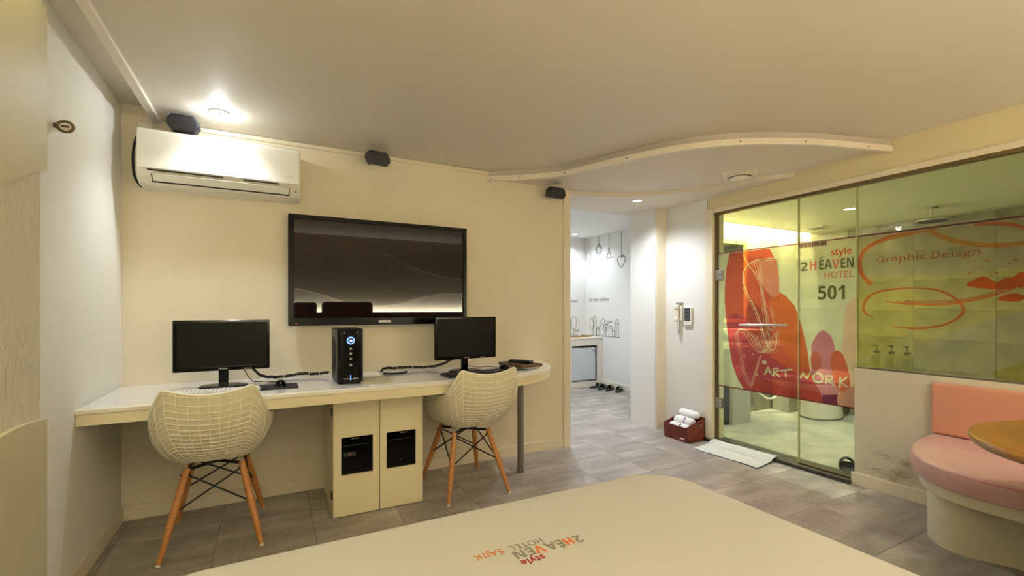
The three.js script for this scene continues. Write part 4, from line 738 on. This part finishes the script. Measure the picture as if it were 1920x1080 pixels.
{
  const t = thing('small_refrigerator', 'pale grey small refrigerator inside the white cabinet', 'refrigerator', [4.25, 0, 5.9]);
  rpart(t, 'body', bx(4.035, 4.475, 0.02, 0.61, 5.79, 6.12, 0.006), M.fridge); rpart(t, 'door', bx(4.035, 4.478, 0.105, 0.605, 5.735, 5.786, 0.008), M.fridge); rpart(t, 'door_badge', bx(4.42, 4.455, 0.545, 0.565, 5.733, 5.7355), M.grey); rpart(t, 'lock', bar(V(4.46, 0.53, 5.736), V(4.46, 0.53, 5.729), 0.008), M.steel); rpart(t, 'handle_recess', bx(4.15, 4.34, 0.596, 0.606, 5.733, 5.76), M.grey);
  for (const x of [4.06, 4.45]) rpart(t, 'foot', bx(x - 0.012, x + 0.012, 0, 0.02, 5.8, 6.1), M.rubber);
}
single('serving_tray', merge([bx(4.10, 4.48, 0.759, 0.765, 5.85, 6.10, 0.002), bx(4.10, 4.48, 0.765, 0.782, 5.846, 5.852), bx(4.10, 4.106, 0.765, 0.782, 5.85, 6.10), bx(4.474, 4.48, 0.765, 0.782, 5.85, 6.10)]), std(0xb08a56, 0.5), 'thin wooden tray on top of the white cabinet', 'tray');
function slipper(label, x, d, turn, sole, upper, group) {
  const t = thing('slipper', label, 'slipper', [x, 0, d], turn, group); // toe towards local -z
  const s = new THREE.Shape(); s.moveTo(0, 0.13); s.bezierCurveTo(-0.045, 0.135, -0.05, 0.06, -0.036, 0.0); s.bezierCurveTo(-0.032, -0.04, -0.042, -0.10, 0, -0.135); s.bezierCurveTo(0.042, -0.10, 0.034, -0.04, 0.036, 0.0); s.bezierCurveTo(0.05, 0.06, 0.045, 0.135, 0, 0.13);
  part(t, 'sole', meterUV(ext(s, 0.024, 0.005, 16).rotateX(-Math.PI / 2)), sole);
  const pos = [], idx = [], nA = 16, nL = 10, th = 0.005;
  for (const o of [0, th]) for (let j = 0; j <= nL; j++) { const f = j / nL, z = 0.005 - 0.13 * f, hw = (0.043 - 0.012 * f * f * f) + o * 0.4, hh = 0.058 * (1 - 0.62 * f * f) + o; for (let i = 0; i <= nA; i++) { const a = Math.PI * i / nA; pos.push(-hw * Math.cos(a), 0.016 + hh * Math.sin(a) * (0.92 + 0.08 * Math.sin(a)), z - 0.012 * Math.sin(a) * (1 - f)); } }
  const N = (nA + 1) * (nL + 1); for (let j = 0; j < nL; j++) for (let i = 0; i < nA; i++) { const a = j * (nA + 1) + i, b = a + 1, c = a + nA + 1, e = c + 1; idx.push(a, b, c, b, e, c, N + a, N + c, N + b, N + b, N + c, N + e); }
  for (let i = 0; i < nA; i++) idx.push(i, N + i, i + 1, i + 1, N + i, N + i + 1);
  const g = new THREE.BufferGeometry(); g.setAttribute('position', new THREE.Float32BufferAttribute(pos, 3)); g.setIndex(idx); g.computeVertexNormals(); g.setAttribute('uv', new THREE.Float32BufferAttribute(new Float32Array(pos.length / 3 * 2), 2));
  part(t, 'upper', g, upper); return t;
}
const SG = 'olive slippers in the passage';
slipper('olive slipper nearest the white cabinet, leftmost of the four', 4.40, 5.60, -1.62, M.oliveDark, M.olive, SG);
slipper('olive slipper second from the white cabinet', 4.40, 5.475, -1.15, M.oliveDark, M.olive, SG);
slipper('olive slipper third from the white cabinet', 4.43, 5.345, -1.05, M.oliveDark, M.olive, SG);
slipper('olive slipper nearest the viewer, rightmost of the four', 4.47, 5.19, -0.97, M.oliveDark, M.olive, SG);
slipper('black rubber slipper on the bathroom floor behind the glass', 3.79, 1.86, -1.0, M.rubber, M.rubber).scale.setScalar(1.2);
// wall drawings: thin flat strokes on the passage walls (a = D on the side wall / X on the end wall, b = height)
const onSide = (a, b) => V(XP - 0.0012, b, a), onEnd = (a, b) => V(a, b, DP - 0.0012);
const strokeGeo = (lines, put, r = 0.0035) => merge(lines.map(l => { const pts = l.map(p => put(p[0], p[1])); return pts.length === 2 ? bar(pts[0], pts[1], r, r, 5) : tube(pts, r, Math.max(12, pts.length * 5), 5); }));
const oval = (a, b, ra, rb, n = 16) => { const o = []; for (let i = 0; i <= n; i++) o.push([a + ra * Math.sin(i / n * 6.283), b + rb * Math.cos(i / n * 6.283)]); return o; };
const WD = 'line drawings on the passage wall';
single('wall_drawing', strokeGeo([[[5.28, 2.35], [5.28, 1.965]], [[5.28, 1.955], [5.33, 1.985], [5.365, 1.94], [5.34, 1.875], [5.28, 1.81], [5.22, 1.875], [5.195, 1.94], [5.23, 1.985], [5.28, 1.955]], oval(5.255, 1.985, 0.03, 0.015, 8)], onSide), M.ink, 'drawn heart hanging on a string, rightmost on the passage wall', 'drawing', WD);
single('wall_drawing', strokeGeo([[[5.56, 2.35], [5.56, 2.11]], [[5.56, 2.10], [5.62, 1.985]], [[5.62, 1.985], [5.50, 1.985]], [[5.50, 1.985], [5.56, 2.10]], oval(5.56, 2.115, 0.02, 0.015, 8)], onSide), M.ink, 'drawn triangle hanging on a string between the oval and the heart', 'drawing', WD);
single('wall_drawing', strokeGeo([[[5.81, 2.35], [5.81, 2.215]], oval(5.81, 2.135, 0.075, 0.075), oval(5.81, 2.135, 0.055, 0.055), oval(5.81, 2.215, 0.025, 0.016, 8), [[5.75, 2.14], [5.87, 2.14]], [[5.77, 2.10], [5.85, 2.10]], [[5.77, 2.17], [5.85, 2.17]]], onSide), M.ink, 'drawn striped oval ornament hanging on a string on the passage wall', 'drawing', WD);
single('wall_drawing', strokeGeo([[[6.07, 2.35], [6.07, 2.13]], oval(6.07, 2.05, 0.06, 0.08)], onSide, 0.0025), std(0x8a8a86, 0.8), 'faint drawn egg on a string by the passage corner', 'drawing', WD);
{
  const L = []; const house = (a0, a1, b1, roof) => { L.push([[a0, 0.775], [a0, b1]], [[a1, 0.775], [a1, b1]], [[a0, b1], [a1, b1]]); if (roof) L.push([[a0 + 0.012 * Math.sign(a0 - a1), b1], [(a0 + a1) / 2, b1 + roof]], [[a1 - 0.012 * Math.sign(a0 - a1), b1], [(a0 + a1) / 2, b1 + roof]]); };
  L.push([[6.05, 0.775], [5.30, 0.775]]);
  house(5.42, 5.34, 0.98, 0.07); house(5.56, 5.48, 0.90, 0.05); house(5.63, 5.56, 0.96, 0); house(5.95, 5.87, 1.00, 0.09); house(5.86, 5.80, 0.88, 0.04); house(5.48, 5.43, 0.86, 0.03);
  L.push(oval(5.70, 1.0, 0.045, 0.05), oval(5.98, 0.97, 0.055, 0.09), oval(5.64, 0.93, 0.05, 0.02), oval(5.62, 0.99, 0.05, 0.02), oval(5.66, 0.88, 0.05, 0.02), oval(5.80, 0.93, 0.03, 0.02), oval(5.52, 1.00, 0.025, 0.012), [[5.70, 0.775], [5.70, 0.95]], [[5.98, 0.775], [5.98, 0.88]], [[5.75, 0.775], [5.75, 0.98]], [[5.74, 0.98], [5.78, 1.01]], [[5.66, 0.775], [5.66, 0.86]]);
  for (let k = 0; k < 6; k++) L.push([[5.38, 0.80 + k * 0.03], [5.38, 0.815 + k * 0.03]], [[5.91, 0.80 + k * 0.03], [5.91, 0.815 + k * 0.03]]);
  single('wall_drawing', strokeGeo(L, onSide, 0.003), M.ink, 'drawn row of little houses and trees low on the passage wall', 'drawing', WD);
  const E = []; const h2 = (a0, a1, b1, r) => E.push([[a0, 0.775], [a0, b1]], [[a1, 0.775], [a1, b1]], [[a0, b1], [a1, b1]], [[a0, b1], [(a0 + a1) / 2, b1 + r]], [[a1, b1], [(a0 + a1) / 2, b1 + r]]);
  h2(4.18, 4.30, 1.02, 0.10); h2(4.02, 4.14, 0.98, 0.08); E.push(oval(4.36, 0.97, 0.055, 0.10), [[4.36, 0.775], [4.36, 0.87]], oval(4.24, 0.95, 0.02, 0.03), oval(4.24, 0.86, 0.02, 0.03), [[4.0, 0.775], [4.45, 0.775]], oval(4.43, 0.84, 0.03, 0.02));
  single('wall_drawing', strokeGeo(E, onEnd, 0.003), M.ink, 'drawn tower and tree above the cabinet on the end wall', 'drawing', WD);
  const t1 = text('fairyland', 0.052, regular, 0.001, 0.26); single('wall_lettering', faceRoom(t1, 4.17, 1.30, DP - 0.0005), M.ink, 'thin dark word fairyland on the end wall', 'lettering');
  const t2 = text('for many children', 0.056, regular, 0.001, 0.50); single('wall_lettering', faceLeft(t2, XP - 0.0005, 1.32, 6.06), M.ink, 'thin dark line of words on the passage wall above the houses', 'lettering');
}

// ------------------------------------------------------------------ bathroom fittings behind the glass
{
  const t = thing('wash_stand', 'grey wash stand pedestal with a dark side in the bathroom', 'wash stand', [4.34, 0, 3.3]);
  rpart(t, 'pedestal', bx(4.205, 4.49, 0, 0.80, 3.13, DBN - 0.01, 0.004), M.cabinetGrey); rpart(t, 'dark_side', bx(4.14, 4.203, 0, 0.80, 3.17, DBN - 0.01, 0.002), M.cabinetDark, 'dark left side'); rpart(t, 'top_slab', bx(4.02, 4.90, 0.80, 0.85, 3.02, DBN - 0.008, 0.006), M.porcelain);  // left side of the pedestal is a separate dark block
  const b = lathe([[0.04, 0], [0.13, 0.02], [0.20, 0.10], [0.21, 0.13], [0.195, 0.13], [0.12, 0.035], [0, 0.02]], 40); b.translate(4.5, 0.85, -3.22); rpart(t, 'basin', b, M.porcelain);
}
{
  const t = thing('bathroom_mirror', 'rectangular mirror in a pale yellow frame on the bathroom wall', 'mirror', [4.45, 1.1, 3.44]);
  const s = rrect(4.10, 4.84, 1.05, 1.97, 0.004), r = rrect(4.14, 4.80, 1.09, 1.93, 0.002); s.holes.push(new THREE.Path(r.getPoints(2).reverse())); rpart(t, 'frame', elevD(s, 3.41, 3.438), std(0xcfc25e, 0.4)); rpart(t, 'glass', bx(4.13, 4.81, 1.08, 1.94, 3.424, 3.432), M.mirror);
}
{
  const t = thing('toilet', 'white toilet at the far end of the bathroom', 'toilet', [5.45, 0, 2.95]);
  const bowl = lathe([[0.0, 0], [0.17, 0], [0.19, 0.03], [0.18, 0.14], [0.20, 0.26], [0.225, 0.36], [0.225, 0.39], [0.18, 0.40], [0.10, 0.26], [0, 0.22]], 40); bowl.scale(1.35, 1, 1); rpart(t, 'bowl', bowl.translate(5.42, 0, -2.93), M.porcelain);
  const lid = lathe([[0, 0.43], [0.225, 0.43], [0.23, 0.415], [0.225, 0.40], [0, 0.40]], 40); lid.scale(1.35, 1, 1); rpart(t, 'lid', lid.translate(5.42, 0, -2.93), M.porcelain); rpart(t, 'tank', bx(5.62, 5.80, 0.32, 0.50, 2.76, 3.10, 0.02), M.porcelain);
}
single('storage_box', bx(5.30, 5.48, 0, 0.42, 3.22, 3.42, 0.006), M.cabinetGrey, 'pale grey box standing by the tiled bathroom wall', 'box');
{
  const t = thing('shower_hose', 'white hose hanging in a loop low on the bathroom wall', 'hose', [4.95, 0.25, 3.40]);
  rpart(t, 'hose', tube([V(4.80, 0.30, 3.40), V(4.90, 0.285, 3.38), V(4.99, 0.22, 3.36), V(5.08, 0.165, 3.33), V(5.16, 0.175, 3.30), V(5.22, 0.24, 3.28), V(5.25, 0.36, 3.27)], 0.011, 60, 10), M.hose); rpart(t, 'valve', merge([bar(V(4.78, 0.30, DBN - 0.005), V(4.78, 0.30, 3.37), 0.016), bar(V(4.74, 0.30, 3.385), V(4.84, 0.30, 3.385), 0.012)]), M.chrome);
}
{
  const t = thing('rain_shower', 'round chrome rain shower head below the bathroom ceiling', 'shower', [5.30, 1.99, 1.92]);
  part(t, 'plate', lathe([[0, 0.0], [0.115, 0.0], [0.122, 0.006], [0.11, 0.016], [0.04, 0.034], [0, 0.036]], 48), M.chrome); part(t, 'nozzle_face', lathe([[0, -0.003], [0.105, -0.003], [0.11, 0.001], [0, 0.001]], 40), M.slot); part(t, 'drop_pipe', bar(new THREE.Vector3(0, 0.03, 0), new THREE.Vector3(0, 0.125, 0), 0.011), M.chrome); part(t, 'ceiling_rose', lathe([[0, 0.115], [0.04, 0.118], [0.04, 0.13], [0, 0.13]], 28), M.chrome);
}
{
  const t = thing('bathroom_vent', 'small square vent in the bathroom ceiling', 'vent', [5.48, HB, 3.0]);
  part(t, 'frame', bx(-0.10, 0.10, -0.010, 0, -0.10, 0.10, 0.003), M.trimWhite); for (let k = 0; k < 5; k++) part(t, 'slat', bx(-0.08, 0.08, -0.013, -0.010, -0.072 + k * 0.034, -0.058 + k * 0.034), M.grey);
}
for (const [d, lab] of [[1.615, 'white pump bottle on the low wall behind the glass, leftmost of three'], [1.530, 'white pump bottle on the low wall behind the glass, middle of three'], [1.447, 'white pump bottle on the low wall behind the glass, rightmost of three']]) {
  const t = thing('pump_bottle', lab, 'bottle', [3.645, 0.795, d], 0, 'pump bottles behind the glass');
  part(t, 'body', bx(-0.026, 0.026, 0, 0.105, -0.030, 0.030, 0.008, 3), M.bottle); part(t, 'collar', lathe([[0, 0.105], [0.018, 0.105], [0.018, 0.122], [0.008, 0.126], [0, 0.126]], 20), M.pump); part(t, 'pump_stem', bar(new THREE.Vector3(0, 0.12, 0), new THREE.Vector3(0, 0.155, 0), 0.004), M.pump); part(t, 'pump_head', bx(-0.038, 0.010, 0.153, 0.164, -0.008, 0.008, 0.003), M.pump); part(t, 'label', bx(-0.0272, -0.026, 0.02, 0.085, -0.022, 0.022), std(0xcfd0b0, 0.6), 'pale label');
}

scene.traverse(o => { if (o.isMesh) { o.castShadow = true; o.receiveShadow = true; } });
renderer.render(scene, camera);
